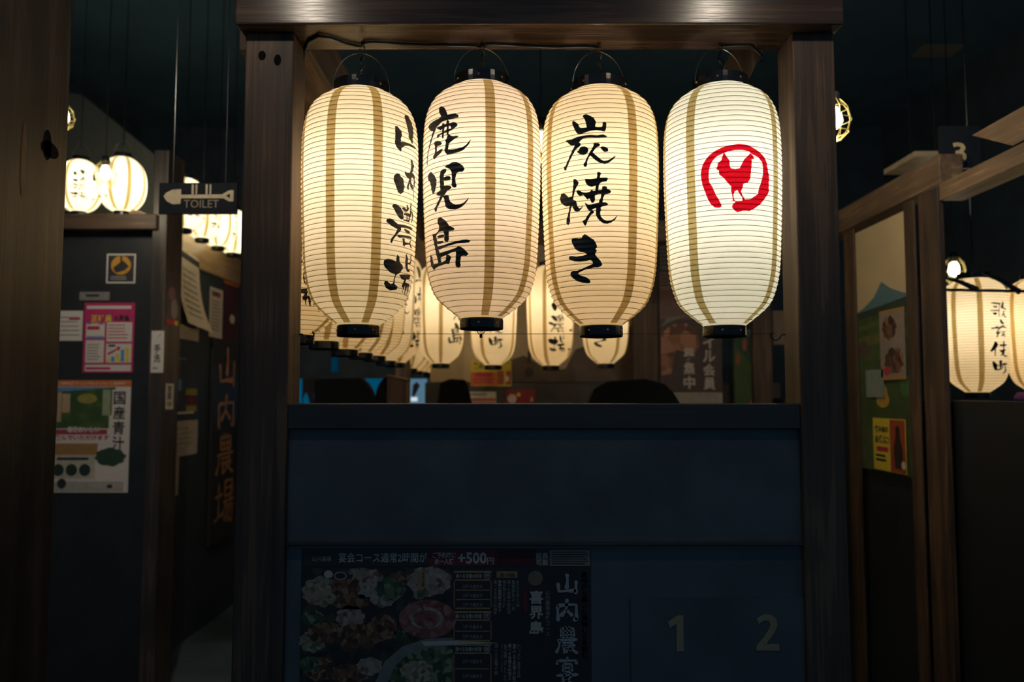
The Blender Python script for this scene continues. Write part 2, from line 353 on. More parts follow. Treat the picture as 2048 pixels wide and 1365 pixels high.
# brush writing, traced stroke by stroke: (crop x, crop y, scale) and outlines
INK = {
 'kago': [((850, 205, 11.38), [
  [(320,150),(345,100),(380,88),(420,100),(465,150),(490,210),(520,285),(600,270),(690,252),(765,285),(760,345),(690,355),(600,385),(520,400),(440,420),(370,460),(310,520),(265,570),(240,640),(200,740),(165,850),(130,960),(95,1090),(72,1230),(58,1440),(42,1440),(50,1230),(85,1050),(120,900),(155,770),(185,660),(150,660),(100,620),(80,550),(110,490),(190,430),(300,375),(380,330),(345,270),(320,190)],
  [(275,600),(300,560),(400,520),(500,480),(570,470),(640,445),(700,455),(745,505),(720,550),(690,560),(600,535),(540,535),(440,570),(360,635)],
  [(275,790),(280,740),(350,705),(440,660),(540,610),(600,590),(660,540),(720,550),(650,610),(560,655),(500,680),(420,710),(350,745),(300,820)],
  [(390,480),(430,468),(448,500),(440,620),(430,800),(400,830),(388,800),(395,640)],
  [(485,440),(520,395),(555,430),(545,560),(540,720),(510,755),(493,720),(500,560)],
  [(590,480),(700,455),(745,505),(690,575),(620,600),(580,560)],
  [(210,940),(230,890),(290,872),(350,885),(388,930),(360,970),(290,1005),(275,1040),(272,1125),(330,1085),(385,1055),(410,1072),(380,1130),(330,1180),(220,1298),(180,1260),(190,1210),(230,1165),(232,1020)],
  [(540,720),(590,755),(640,770),(700,755),(778,762),(740,800),(650,850),(590,895),(550,940),(535,1000),(530,1080),(620,1075),(760,1050),(870,1010),(950,950),(1000,890),(1035,842),(1048,848),(1015,930),(960,1000),(880,1080),(780,1130),(650,1165),(510,1192),(460,1140),(445,1090),(470,980),(475,910),(457,860),(490,830),(510,760)]]),
  ((850, 320, 11.38), [
  [(70,400),(85,320),(130,270),(165,290),(230,370),(268,460),(262,560),(240,680),(210,770),(175,770),(150,690),(135,560),(100,480),(65,430)],
  [(345,300),(370,240),(420,205),(480,208),(500,225),(480,270),(440,320),(430,400),(430,470),(440,600),(520,590),(585,592),(605,630),(580,670),(510,710),(455,780),(430,840),(395,860),(360,950),(310,1040),(275,1120),(265,1170),(240,1192),(215,1130),(240,1070),(290,970),(360,820),(300,815),(250,790),(290,745),(350,690),(345,560),(335,420)],
  [(425,400),(480,375),(550,368),(590,395),(580,450),(540,470),(425,465)],
  [(445,160),(480,135),(540,110),(600,65),(650,45),(720,45),(790,85),(850,120),(900,190),(895,230),(850,272),(780,272),(730,300),(705,360),(695,440),(700,520),(725,580),(710,620),(670,637),(620,610),(605,560),(615,480),(607,300),(580,220),(520,190)],
  [(420,850),(450,805),(490,797),(545,820),(550,880),(580,950),(640,1000),(720,1025),(800,1015),(880,975),(940,920),(990,868),(1002,872),(960,940),(910,1010),(850,1060),(780,1105),(690,1132),(560,1120),(510,1105),(470,1060),(455,980),(440,900)]]),
  ((850, 430, 11.38), [
  [(285,110),(320,70),(370,58),(410,90),(470,130),(520,200),(555,250),(650,290),(675,325),(655,355),(550,370),(540,450),(550,550),(525,622),(480,615),(435,580),(445,500),(430,400),(415,372),(340,385),(290,430),(255,480),(225,450),(285,390),(330,310),(320,250),(290,190)],
  [(172,460),(200,437),(245,445),(275,560),(285,700),(330,850),(365,960),(370,1080),(300,1105),(290,1010),(250,880),(225,720),(190,560)],
  [(275,495),(330,460),(430,445),(440,500),(380,520),(310,530)],
  [(265,610),(340,595),(410,590),(428,620),(380,655),(310,670),(272,640)],
  [(270,725),(420,690),(560,640),(720,600),(880,565),(960,562),(1040,595),(1000,630),(880,640),(740,650),(600,690),(460,735),(340,795),(290,790)],
  [(320,870),(370,862),(500,820),(640,775),(710,745),(760,718),(810,725),(880,770),(940,830),(995,890),(945,940),(880,930),(830,940),(810,1010),(805,1110),(818,1160),(780,1215),(720,1185),(695,1150),(700,1000),(710,830),(620,855),(500,910),(400,950),(350,990)],
  [(480,905),(550,915),(610,965),(575,1030),(565,1100),(540,1125),(490,1115),(400,1145),(300,1180),(240,1220),(220,1262),(180,1230),(140,1160),(125,1050),(122,930),(140,910),(170,970),(185,1060),(205,1120),(300,1100),(400,1075),(470,1030),(485,970)]])],
 'sumi': [((1120, 220, 11.375), [
  [(275,280),(300,250),(330,260),(420,325),(440,390),(480,412),(530,408),(610,400),(590,300),(560,210),(515,150),(540,110),(600,98),(660,120),(760,175),(820,270),(800,380),(880,400),(950,395),(970,350),(968,280),(1030,278),(1058,310),(1045,440),(1020,492),(980,488),(920,470),(820,462),(700,475),(600,505),(500,550),(440,560),(390,540),(350,480),(310,390),(278,320)],
  [(125,715),(160,690),(270,670),(380,620),(480,595),(600,575),(700,568),(850,578),(980,558),(1060,590),(1070,618),(1000,630),(880,640),(740,630),(620,635),(540,650),(480,690),(435,740),(470,765),(470,810),(420,850),(350,920),(290,1030),(230,1150),(180,1270),(155,1330),(140,1385),(100,1375),(90,1310),(130,1270),(190,1130),(260,970),(340,810),(270,815),(210,785),(180,750)],
  [(385,945),(440,915),(450,860),(490,835),(560,830),(620,850),(648,910),(630,970),(580,1015),(530,1030),(470,1015),(410,980)],
  [(752,768),(800,758),(880,758),(910,785),(900,825),(840,850),(790,900),(745,960),(760,985),(840,1050),(920,1120),(1000,1160),(1080,1150),(1160,1110),(1240,1050),(1272,1048),(1230,1110),(1150,1170),(1080,1220),(1010,1232),(900,1205),(800,1140),(690,1040),(650,1100),(620,1180),(620,1260),(590,1298),(545,1290),(535,1230),(570,1190),(610,1090),(665,990),(670,965),(720,900),(770,800)],
  [(908,850),(960,830),(1020,838),(1090,880),(1100,935),(1050,960),(1000,955),(950,900)]]),
  ((1115, 340, 11.377), [
  [(360,225),(390,205),(430,220),(485,290),(470,340),(410,440),(380,560),(355,680),(430,710),(440,770),(460,840),(500,880),(540,860),(585,800),(590,810),(560,870),(500,940),(440,955),(390,935),(360,880),(345,830),(320,840),(300,940),(285,1060),(290,1170),(270,1240),(240,1262),(210,1220),(205,1150),(230,1060),(260,940),(280,820),(210,835),(150,810),(75,745),(58,640),(85,560),(140,533),(190,560),(260,630),(330,605),(350,460),(365,330)],
  [(625,230),(640,203),(760,212),(890,190),(905,130),(900,60),(945,45),(998,80),(970,130),(965,180),(1060,178),(1130,180),(1147,215),(1110,265),(1030,270),(970,300),(940,360),(930,460),(1010,455),(1020,380),(1070,367),(1125,385),(1130,440),(1200,462),(1220,500),(1190,535),(1080,560),(1040,630),(1025,740),(1100,740),(1158,780),(1120,815),(1030,830),(980,855),(990,910),(970,980),(985,1060),(1050,1130),(1130,1165),(1230,1145),(1300,1100),(1350,1045),(1355,1060),(1310,1140),(1230,1195),(1140,1228),(1050,1220),(970,1170),(910,1100),(875,1030),(878,870),(820,885),(770,930),(720,930),(680,880),(640,800),(618,760),(640,755),(690,790),(760,790),(850,765),(945,745),(950,690),(985,640),(995,550),(930,550),(850,590),(855,690),(820,750),(775,750),(750,690),(725,650),(680,680),(650,640),(590,570),(520,598),(470,570),(440,520),(435,475),(480,458),(560,505),(640,520),(730,500),(780,455),(820,480),(860,470),(870,360),(780,385),(700,365),(650,310)],
  [(760,930),(800,918),(832,950),(820,985),(770,1020),(720,1100),(680,1180),(660,1240),(635,1280),(600,1240),(570,1165),(630,1130),(690,1030)]]),
  ((1120, 460, 11.38), [
  [(262,260),(270,210),(330,190),(420,200),(500,190),(510,140),(560,98),(620,125),(680,175),(770,225),(820,310),(850,390),(810,435),(840,470),(800,560),(850,630),(920,700),(965,790),(930,830),(860,855),(780,855),(700,885),(600,900),(500,940),(430,975),(415,1000),(470,1040),(570,1070),(650,1110),(695,1170),(690,1200),(650,1220),(540,1210),(400,1175),(290,1100),(240,1030),(245,970),(290,935),(400,930),(500,890),(620,835),(750,775),(740,720),(690,685),(600,710),(450,725),(340,720),(240,690),(200,650),(215,605),(260,595),(370,610),(520,590),(610,560),(560,515),(450,500),(350,440),(300,350)]])],
 'yama': [((760, 220, 7.583), [
  [(225,290),(230,245),(260,245),(320,320),(335,380),(315,430),(312,485),(380,490),(450,510),(520,550),(538,580),(534,600),(500,575),(430,545),(370,548),(328,580),(325,610),(308,635),(260,580),(222,510),(228,440),(230,350)],
  [(368,110),(378,80),(405,78),(460,150),(500,270),(505,390),(495,430),(495,525),(475,500),(435,420),(425,330),(400,220)],
  [(210,1000),(250,960),(300,970),(300,1000),(350,1040),(360,1110),(372,1170),(345,1260),(310,1278),(270,1250),(240,1160),(215,1090),(203,1060)],
  [(365,940),(378,932),(410,955),(455,950),(470,860),(462,755),(480,752),(515,840),(510,890),(490,950),(520,990),(530,1060),(528,1130),(512,1200),(512,1365),(503,1365),(505,1150),(510,1060),(490,1025),(465,1050),(480,1120),(505,1190),(490,1225),(460,1170),(445,1110),(435,1180),(430,1220),(405,1190),(410,1150),(440,1050),(405,1030),(385,990)]]),
  ((755, 400, 6.825), [
  [(198,80),(220,55),(260,60),(320,110),(350,180),(355,265),(320,270),(280,230),(240,160)],
  [(330,110),(360,100),(395,130),(395,70),(415,70),(425,120),(420,150),(385,170),(350,140)],
  [(355,180),(400,185),(440,190),(445,100),(450,35),(462,40),(458,150),(480,170),(483,240),(465,320),(457,315),(470,230),(462,180),(455,190),(455,240),(440,240),(435,310),(355,285),(350,265),(420,275),(425,230),(360,205)],
  [(395,185),(405,185),(408,280),(392,275)],
  [(118,285),(130,262),(165,253),(210,275),(280,330),(380,345),(450,370),(474,385),(471,415),(400,385),(320,380),(325,410),(270,470),(215,540),(195,595),(172,570),(180,535),(240,460),(270,400),(180,350),(130,310)],
  [(360,400),(375,395),(440,430),(448,460),(400,460),(375,430)],
  [(265,475),(350,480),(440,495),(465,510),(462,540),(400,520),(350,515),(300,520),(270,500)],
  [(340,520),(370,530),(375,580),(430,590),(455,540),(450,580),(445,610),(470,650),(460,672),(430,610),(380,615),(362,645),(345,610)],
  [(80,880),(90,820),(140,805),(200,815),(250,850),(260,760),(275,750),(300,790),(298,850),(340,890),(345,940),(300,1000),(250,1030),(235,1080),(228,1145),(270,1185),(260,1225),(170,1238),(110,1200),(88,1150),(95,1110),(130,1112),(180,1150),(208,1140),(225,1060),(238,1020),(160,985),(100,920)],
  [(385,760),(395,735),(415,800),(412,860),(445,855),(450,740),(460,735),(458,860),(445,880),(410,880),(412,950),(435,960),(440,990),(400,980),(380,930),(375,850)],
  [(295,1020),(370,1018),(446,1028),(440,1080),(390,1090),(380,1130),(430,1150),(425,1200),(400,1290),(388,1310),(410,1180),(385,1230),(365,1305),(360,1290),(375,1170),(350,1230),(340,1280),(335,1270),(345,1200),(330,1190),(335,1150),(365,1100),(320,1080)]])],
 'kabuki': [((1965, 590, 8.03), [
  [(130,125),(200,118),(290,135),(285,155),(200,150),(140,140)], [(165,180),(240,180),(235,205),(180,205)], [(120,245),(270,240),(270,262),(135,262)], [(160,285),(235,285),(215,325),(180,320)], [(262,150),(272,150),(270,350),(258,350)], [(290,190),(320,95),(340,140),(330,190),(375,230),(370,250),(330,220),(300,220)], [(330,250),(345,255),(345,310),(380,365),(360,370),(330,320),(310,345),(300,340),(325,300)],
  [(275,395),(300,400),(345,460),(325,480),(285,450)], [(130,535),(200,520),(235,500),(255,520),(330,490),(385,530),(375,540),(330,520),(290,540),(260,565),(240,600),(290,580),(270,620),(230,690),(220,680),(240,630),(215,635),(225,590),(255,545),(200,545),(150,550)], [(300,590),(370,590),(350,610),(320,625),(370,650),(300,660),(310,640),(340,600),(300,605)], [(345,620),(355,620),(355,690),(347,690)],
  [(130,890),(165,830),(195,755),(225,755),(250,800),(240,830),(215,860),(210,985),(195,985),(195,880),(150,915),(125,910)], [(270,800),(330,795),(335,740),(350,740),(350,790),(385,795),(385,820),(350,825),(345,870),(370,870),(355,920),(345,945),(370,985),(400,960),(385,1000),(350,995),(325,960),(300,985),(290,980),(315,940),(265,890),(330,880),(330,825),(280,825)],
  [(155,1075),(180,1070),(230,1110),(235,1190),(280,1190),(265,1070),(290,1045),(315,1060),(300,1200),(260,1215),(200,1215),(170,1160)], [(225,1130),(300,1130),(300,1145),(225,1145)], [(315,1110),(340,1095),(395,1095),(390,1120),(365,1130),(380,1230),(330,1275),(320,1265),(360,1215),(350,1125),(335,1130),(325,1195),(315,1190)]])],
 'emblem': [((1390, 280, 9.1), [
  [(488,1210),(440,1238),(360,1230),(285,1170),(230,1070),(180,940),(140,830),(112,700),(108,600),(130,480),(180,380),(260,280),(370,200),(490,140),(620,100),(800,75),(950,90),(1110,175),(1230,280),(1295,390),(1325,560),(1345,680),(1340,800),(1340,960),(1290,1040),(1190,1170),(1080,1250),(970,1305),(970,1290),(870,1290),(770,1318),(700,1270),(672,1220),(690,1165),(735,1135),(720,1110),(780,1115),(860,1110),(900,1085),(1000,1080),(1080,1030),(1140,990),(1160,880),(1200,770),(1230,640),(1235,500),(1215,400),(1150,320),(1040,262),(1000,230),(970,205),(860,185),(740,185),(620,205),(525,240),(480,262),(400,300),(330,370),(280,460),(255,560),(250,680),(260,770),(320,860),(380,1000),(440,1100)],
  [(525,225),(565,290),(625,370),(635,490),(660,520),(730,532),(810,518),(840,460),(890,360),(960,290),(1010,240),(1040,270),(1075,345),(1030,355),(1028,480),(1020,560),(1000,720),(960,775),(880,800),(865,870),(835,945),(870,1020),(905,1085),(930,1100),(860,1110),(858,1050),(800,970),(770,910),(720,940),(700,1000),(705,1070),(740,1120),(690,1115),(640,1130),(690,1100),(675,1000),(655,930),(660,850),(600,790),(530,700),(440,630),(435,560),(385,530),(410,480),(412,430),(480,370),(500,290)]])],
}
def hit(K, c, sc, px, py):          # where the sight line through a photo pixel meets the lantern: angle and height on it
    d = ray(px, py).normalized(); o = Vector((0, 0, EYE)); best = None; t0 = (Vector(c) - o).length - .3
    prev = None
    for i in range(700):
        p = o + d * (t0 + i * .0006); q = p - Vector(c); q = Vector((q.x / sc[0], q.y / sc[0], q.z / sc[1]))
        if 0 <= q.z <= K.H:
            e = math.hypot(q.x, q.y) - K.smooth(q.z)
            if e <= 0: return math.atan2(q.x, -q.y), q.z
            if best is None or e < best[0]: best = (e, math.atan2(q.x, -q.y), q.z)
    return best[1], best[2]
def ink_mesh(K, outlines, c, sc, th0, extra=()):
    """outlines -> (arc, height) on the lantern, cut finely so that the ink follows the ribbed paper"""
    bm = bmesh.new(); R = K.R
    polys = []
    for (ox, oy, s), poly in outlines:
            polys.append([((a - th0) * R, z) for a, z in (hit(K, c, sc, ox + x / s, oy + y / s) for x, y in poly)])
    polys += list(extra)
    for P in polys:
        vs = [bm.verts.new((x, z, 0)) for x, z in P]
        for t in geometry.tessellate_polygon([[Vector((x, z, 0)) for x, z in P]]):
            try: bm.faces.new([vs[i] for i in t])
            except ValueError: pass
    zs = [v.co.y for v in bm.verts]; xs = [v.co.x for v in bm.verts]
    for z in K.zs(2):
        if min(zs) < z < max(zs): bmesh.ops.bisect_plane(bm, geom=bm.verts[:] + bm.edges[:] + bm.faces[:], plane_co=(0, z, 0), plane_no=(0, 1, 0), dist=1e-6)
    x = math.floor(min(xs) / .008) * .008
    while x < max(xs):
        bmesh.ops.bisect_plane(bm, geom=bm.verts[:] + bm.edges[:] + bm.faces[:], plane_co=(x, 0, 0), plane_no=(1, 0, 0), dist=1e-6); x += .008
    for v in bm.verts: v.co = K.pt(v.co.x / R, min(K.H, max(0, v.co.y)), .0009)
    bm.normal_update()
    for f in bm.faces:
        m = f.calc_center_median()
        if f.normal.x * m.x + f.normal.y * m.y < 0: f.normal_flip()
    me = bpy.data.meshes.new('brush_character'); bm.to_mesh(me); bm.free(); return me

CUTS = {'yama': (2, 4, 12), 'kabuki': (7, 11, 13), 'kago': (8, 13), 'sumi': (5, 8), 'emblem': ()}   # where one character ends and the next begins
def ink_set(K, name, c, sc, th0, extra=()):
    flat = [(g, poly) for g, outl in INK[name] for poly in outl]; cut = (0,) + CUTS[name] + (len(flat),)
    return [ink_mesh(K, flat[cut[i]:cut[i + 1]], c, sc, th0, extra[i:i + 1]) for i in range(len(cut) - 1)]
# front lanterns: photo column, row of body foot, scale, angle of the writing
LY = 1.775
FRONT = [(717, 648, (1.03, 1.005), 72, 'yama'), (963, 634, (1.05, 1.0), -35, 'kago'), (1202, 649, (1.04, 1.012), -19, 'sumi'), (1449, 649, (1.025, 1.025), 0, 'emblem')]
def base(px, py, Y=LY):
    p = onY(px, py, Y - .044); return (onY(px, py, Y).x, Y, p.z)
KM = {}
for K in (LONG, SHORT, MIDDLE): KM[K] = (body_mesh(K), rib_mesh(K), strip_mesh(K))
INKM = {}
for px, py, sc, deg, nm in FRONT:
    ex = ()
    if nm == 'yama':   # the strokes that curve out of sight round the lantern's side
        th = lambda a, z: ((math.radians(a + 11) - math.radians(72)) * .13, z)
        ex = ([th(82, .33), th(84, .42), th(92, .43), th(94, .35), th(88, .325)], [th(84, .25), th(98, .245), th(98, .16 + .06), th(96, .215), th(95, .237), th(84, .242)],
              [th(84, .185), th(98, .19), th(98, .178), th(84, .175)], [th(84, .085), th(97, .09), th(94, .045), th(91, .05), th(92, .08), th(84, .077)])
    INKM[nm] = (LONG, ink_set(LONG, nm, base(px, py), sc, math.radians(deg), ex))
RX = onY(1955, 785, 3.3)
INKM['kabuki'] = (MIDDLE, ink_set(MIDDLE, 'kabuki', (RX.x, 3.3, RX.z), (1, 1), math.radians(24)))

def lantern(K, loc, scale, deg, ink, paper, watts, tint, label, group, front=False, split=.74):
    sxy, sz = scale if isinstance(scale, tuple) else (scale, scale); scale = sz
    o = empty('paper_lantern', loc); o.scale = (sxy, sxy, sz); o.rotation_euler.z = math.radians(deg)
    tag(o, label, 'lantern', group)
    b, rb, st = KM[K]
    def put(name, me, mat, rz=0, smooth=True):
        if not me.materials: me.materials.append(mat)
        q = bpy.data.objects.new(name, me); COL.objects.link(q); q.parent = o; q.rotation_euler.z = rz
        if q.material_slots[0].material is not mat: q.material_slots[0].link = 'OBJECT'; q.material_slots[0].material = mat
        return q
    for me in (b,):
        for p in me.polygons: p.use_smooth = True
    put('paper_body', b, paper); tag(put('ribs', rb, M['rib']), kind='stuff')
    for k in ((1, 2, 3, 5, 6, 7) if ink else (0, 1, 2, 3, 4, 5, 6, 7)): put('paper_strip', st, M['strip'], k * math.pi / 4)
    for me in (INKM[ink][1] if ink else ()): put('brush_character' if ink != 'emblem' else 'rooster_emblem', me, M['red_ink'] if ink == 'emblem' else M['ink'])
    rt = K.R * K.P[-1][1]; rb_ = K.R * K.P[0][1]
    key = (K, 'caps')
    if key not in KM:
        n = 40
        top = MB().lathe([(r, K.H + z) for r, z in ring_profile(rt, .024)], n)
        bot = MB().lathe([(r, z) for r, z in ((rb_ * .9, -.001), (rb_, -.001), (rb_ * 1.02, -.004), (rb_ * 1.02, -.022), (rb_, -.0245), (rb_ * .9, -.0245), (rb_ * .9, -.012), (.001, -.012))], n)
        bail = MB().tube([((rt + .001) * math.cos(a), .0, K.H + .012 + .086 * math.sin(a)) for a in [math.pi * i / 18 for i in range(19)]], .0008, 5)
        sock = MB().lathe([(.001, K.H - .09), (.014, K.H - .088), (.016, K.H - .05), (.013, K.H - .02), (.006, K.H - .004), (.003, K.H + .01)], 12)
        bmesh_out = []
        for nm, mb in (('top_ring', top), ('bottom_ring', bot), ('wire_handle', bail), ('bulb_socket', sock)):
            me = bpy.data.meshes.new(nm); me.from_pydata(mb.v, [], mb.f)
            bmesh_out.append((nm, me))
        rv = MB().lathe([(.0025, 0), (.0022, .0012), (.001, .0018), (0, .0018)], 8)
        rvm = bpy.data.meshes.new('rivet'); rvm.from_pydata([(x, -rb_ * 1.02 - z, y - .012) for x, y, z in rv.v], [], rv.f)
        rvt = bpy.data.meshes.new('rivet'); rvt.from_pydata([(x, -rt - z, y + K.H + .012) for x, y, z in rv.v], [], rv.f)
        KM[key] = (bmesh_out, rvm, rvt)
        dm = MB().lathe([(.004, K.H + .016), (rt * .95, K.H + .016), (rt * .95, K.H + .012), (.004, K.H + .012), (.004, K.H + .016)], 32); dme = bpy.data.meshes.new('light_stop_disc'); dme.from_pydata(dm.v, [], dm.f); KM[(K, 'disc')] = dme
    parts, rvm, rvt = KM[key]
    mats = {'top_ring': M['ring'], 'bottom_ring': M['ring'], 'wire_handle': M['steel_wire'], 'bulb_socket': M['black_wire']}
    made = {}
    for nm, me in parts: made[nm] = put(nm, me, mats[nm], -math.radians(deg) + .25 if nm == 'wire_handle' else 0)
    if K is not LONG: MB().tube([(0, 0, K.H + .07), (0, 0, (CEIL - loc[2]) / scale)], .003, 6).build('hanging_cord', M['black_wire'], o)
    if not front:
        put('light_stop_disc', KM[(K, 'disc')], M['ring'])  # added disc, keeps light from the open top off the ceiling
    if front:
        for rvx, ring in ((rvm, 'bottom_ring'), (rvt, 'top_ring')):
            for a in (-70, -20, 30, 80, 150, 210):
                q = put('rivet', rvx, M['brass'], math.radians(a)); q.parent = made[ring]
        # cord with twisted flex from the hook down to the socket
        rnd = random.Random(int(loc[0] * 1000))
        pts = [(.004 * math.sin(i * 1.9), .004 * math.cos(i * 1.9), K.H + .005 + i * .0078) for i in range(12)]
        MB().tube(pts, .0032, 7).build('cord', M['black_wire'], o, True)
    wv = watts * scale * scale
    h = K.H
    if K is SHORT: point(o, (0, 0, h * .52), wv, tint, .035)
    else:
        point(o, (0, 0, h * .66), wv * split, tint, .03); point(o, (0, 0, h * .40), wv * (1 - split), tint, .03)
    return o

def remap(src, K0, K1):
    out = bpy.data.meshes.new('brush_character')
    out.from_pydata([K1.pt(math.atan2(v.co.x, -v.co.y), v.co.z * K1.H / K0.H, .0011) for v in src.vertices], [], [tuple(p.vertices) for p in src.polygons]); return out
INKM['kabuki_long'] = (LONG, [remap(m, MIDDLE, LONG) for m in INKM['kabuki'][1]])
# ------------------------------------------------------------------ the wooden frame in front
SILL = onY(1024, 808, 1.72).z; BEAM = EYE + .804
FY0, FY1 = 1.72, 1.82
fr = empty('timber_lantern_bay')
tag(fr, 'dark wooden frame and counter front around the four large lanterns', 'wooden frame')
lp = MB().box(-.592, -.484, FY0, FY1, 0, BEAM).build('post', M['wood_z'], fr, bevel=.004)
rp = MB().box(.622, .716, FY0, FY1, 0, BEAM).build('post', M['wood_z'], fr, bevel=.004)
MB().box(-.603, .722, 1.68, 1.812, BEAM, BEAM + .15).build('top_beam', M['lacquer_x'], fr, bevel=.004)
MB().box(-.484, .622, FY0 + .004, FY1 - .004, SILL - .055, SILL).build('sill', M['sill'], fr, bevel=.0025)
MB().box(-.484, .622, FY0 + .016, FY1 - .02, 0, SILL - .055).build('front_panel', M['black_paint'], fr)
lz = onY(1100, 1088, 1.72).z
MB().box(-.484, .622, FY0 + .003, FY0 + .02, lz - .005, lz).build('ledge_strip', M['sill'], fr, bevel=.0015)
for (px, py, rx, rz) in ((524, 111, .0085, .011), (555, 120, .008, .013)):
    c = onY(px, py, FY0 - .0006); mb = MB(); mb.face([(c.x + rx * math.cos(k * .449), c.y, c.z + rz * math.sin(k * .449)) for k in range(14)][::1])
    mb.build('knot', M['knot'], lp)
# short diagonal brace behind the right end of the beam
br = MB().prism([onY(1470, 96, 1.93), onY(1530, 92, 1.93), onY(1497, 160, 1.93), onY(1445, 143, 1.93)], (0, .05, 0)).build('brace', M['pale_z'], fr, bevel=.002)

# side beam that the receding row hangs from, back beam, ceiling battens of the booth
b2 = empty('timber_booth'); tag(b2, 'dark beams and back posts of the booth behind the lanterns', 'wooden frame')
MB().box(-.64, -.474, 1.815, 7.0, BEAM, BEAM + .13).build('side_beam', M['wood_y'], b2, bevel=.003)
MB().box(-.474, 1.55, 4.12, 4.26, BEAM, BEAM + .11).build('cross_beam', M['wood_x'], b2, bevel=.003)
for (x0, x1, Y, mt) in ((790, 816, 4.5, 'wood_z'), (1268, 1318, 4.9, 'wood_z'), (1508, 1546, 4.9, 'wood_z')):
    a, c = onY(x0, 790, Y).x, onY(x1, 790, Y).x
    MB().box(a, c, Y, Y + .1, 0, BEAM).build('back_post', M[mt], b2, bevel=.003)

# ------------------------------------------------------------------ the four big lanterns
WARM, MID, COOL = (1, .80, .52), (1, .84, .60), (1, .92, .74)
LBL = ['large yellowish paper lantern with farm name brushed at its edge, beside the left post',
       'large pinkish paper lantern with three black characters, second from the left post',
       'large warm paper lantern with charcoal grill characters, third from the left post',
       'large white paper lantern with red rooster emblem beside the right post']
PAP = ['paper', 'paper', 'paper_warm', 'paper_cool']; TIN = [(1, .96, .85), (1, .91, .88), (1, .93, .82), (1, .99, .95)]; PW = [1.0, 1.0, 1.0, 1.0]
hooks = []
for i, (px, py, sc, deg, nm) in enumerate(FRONT):
    loc = base(px, py)
    lantern(LONG, loc, sc, deg, nm, M[PAP[i]], LANTERN_W * PW[i], TIN[i], LBL[i], 'large lanterns in the wooden frame', front=True, split=(.78, .78, .76, .62)[i])
    hk = empty('screw_hook', (loc[0], LY, BEAM))
    tag(hk, ['screw hook holding the farm name lantern', 'screw hook holding the pinkish lantern', 'screw hook holding the charcoal grill lantern', 'screw hook holding the rooster lantern'][i], 'hook', 'beam hooks')
    pts = [(0, 0, .001), (0, 0, -.006)] + [(.006 * math.sin(a), 0, -.012 + .006 * math.cos(a)) for a in [i_ * .5 for i_ in range(10)]]
    MB().tube(pts, .0016, 6).build('hook_wire', M['black_wire'], hk, True)
    MB().lathe([(.004, -.0015), (.004, 0), (.0, 0)], 10).build('hook_plate', M['black_wire'], hk)
    hooks.append(Vector((loc[0], LY - .004, BEAM - .016)))
# ring with a little clamp under the second lantern
p = base(963, 634); cl = empty('wire_clip', (p[0], p[1] - .03, p[2] - .0245)); tag(cl, 'small wire ring with clamp under the pinkish lantern', 'wire clip')
MB().tube([(.0085 * math.cos(a), 0, -.004 + .0085 * math.sin(a)) for a in [math.pi * (1 + i / 12) for i in range(13)]], .0009, 6).build('ring_wire', M['black_wire'], cl, True)
MB().box(-.003, .003, -.003, .003, -.021, -.012).build('clamp', M['black_wire'], cl, bevel=.001)
# black cable looped from hook to hook along the beam
CZ = BEAM - .0042
hk = [onZ(q[0], 92, CZ) for q in FRONT]
pts = [onY(603, 132, 1.80)] + [onZ(px, py, CZ) for px, py in ((609, 101), (618, 82), (637, 72), (658, 75), (688, 86), (713, 92), (722, 93), (729, 86), (742, 84), (800, 88), (880, 91), (948, 92), (960, 95), (968, 92), (978, 88), (1040, 91), (1120, 94), (1180, 93), (1198, 96))]
tag(MB().tube(pts, .0036, 8).build('power_cable', M['black_wire'], None, True), 'black cable looped along the beam above the first three big lanterns', 'cable')
pts = [onZ(1440, 93, CZ), onZ(1470, 91, CZ), onZ(1500, 90, CZ), onY(1512, 100, 1.80), onY(1524, 112, 1.80), onY(1529, 120, 1.80), onY(1518, 122, 1.80)]
tag(MB().tube(pts, .0026, 8).build('cable_tail', M['black_wire'], None, True), 'loose black cable end beside the right end of the beam', 'cable')
# thin steel wire behind the lantern feet, with its two screw hooks
wy = 1.808; wl = Vector((-.484, wy, onY(585, 668, wy).z)); wr = Vector((.622, wy, onY(1570, 668, wy).z))
wz = wl.z
tw = MB().tube([(wl.x + .022, wy, wz), (0, wy, wz - .0006), (wr.x - .022, wy, wz)], .0007, 5)
tag(tw.build('tension_wire', M['black_wire']), 'thin dark wire stretched behind the feet of the large lanterns', 'wire')
for sgn, x, lab in ((1, wl.x, 'black open hook screwed into the left post'), (-1, wr.x, 'black open hook screwed into the right post')):
    q = [(x - sgn * .004, wy, wz - .002), (x + sgn * .006, wy, wz - .001), (x + sgn * .010, wy, wz - .005)] + [(x + sgn * (.022 - .011 * math.cos(a)), wy, wz - .003 - .011 * math.sin(a)) for a in [i * .33 for i in range(1, 13)]]
    tag(MB().tube(q, .0019, 7).build('open_hook', M['black_wire'], None, True), lab, 'hook', 'wire hooks')

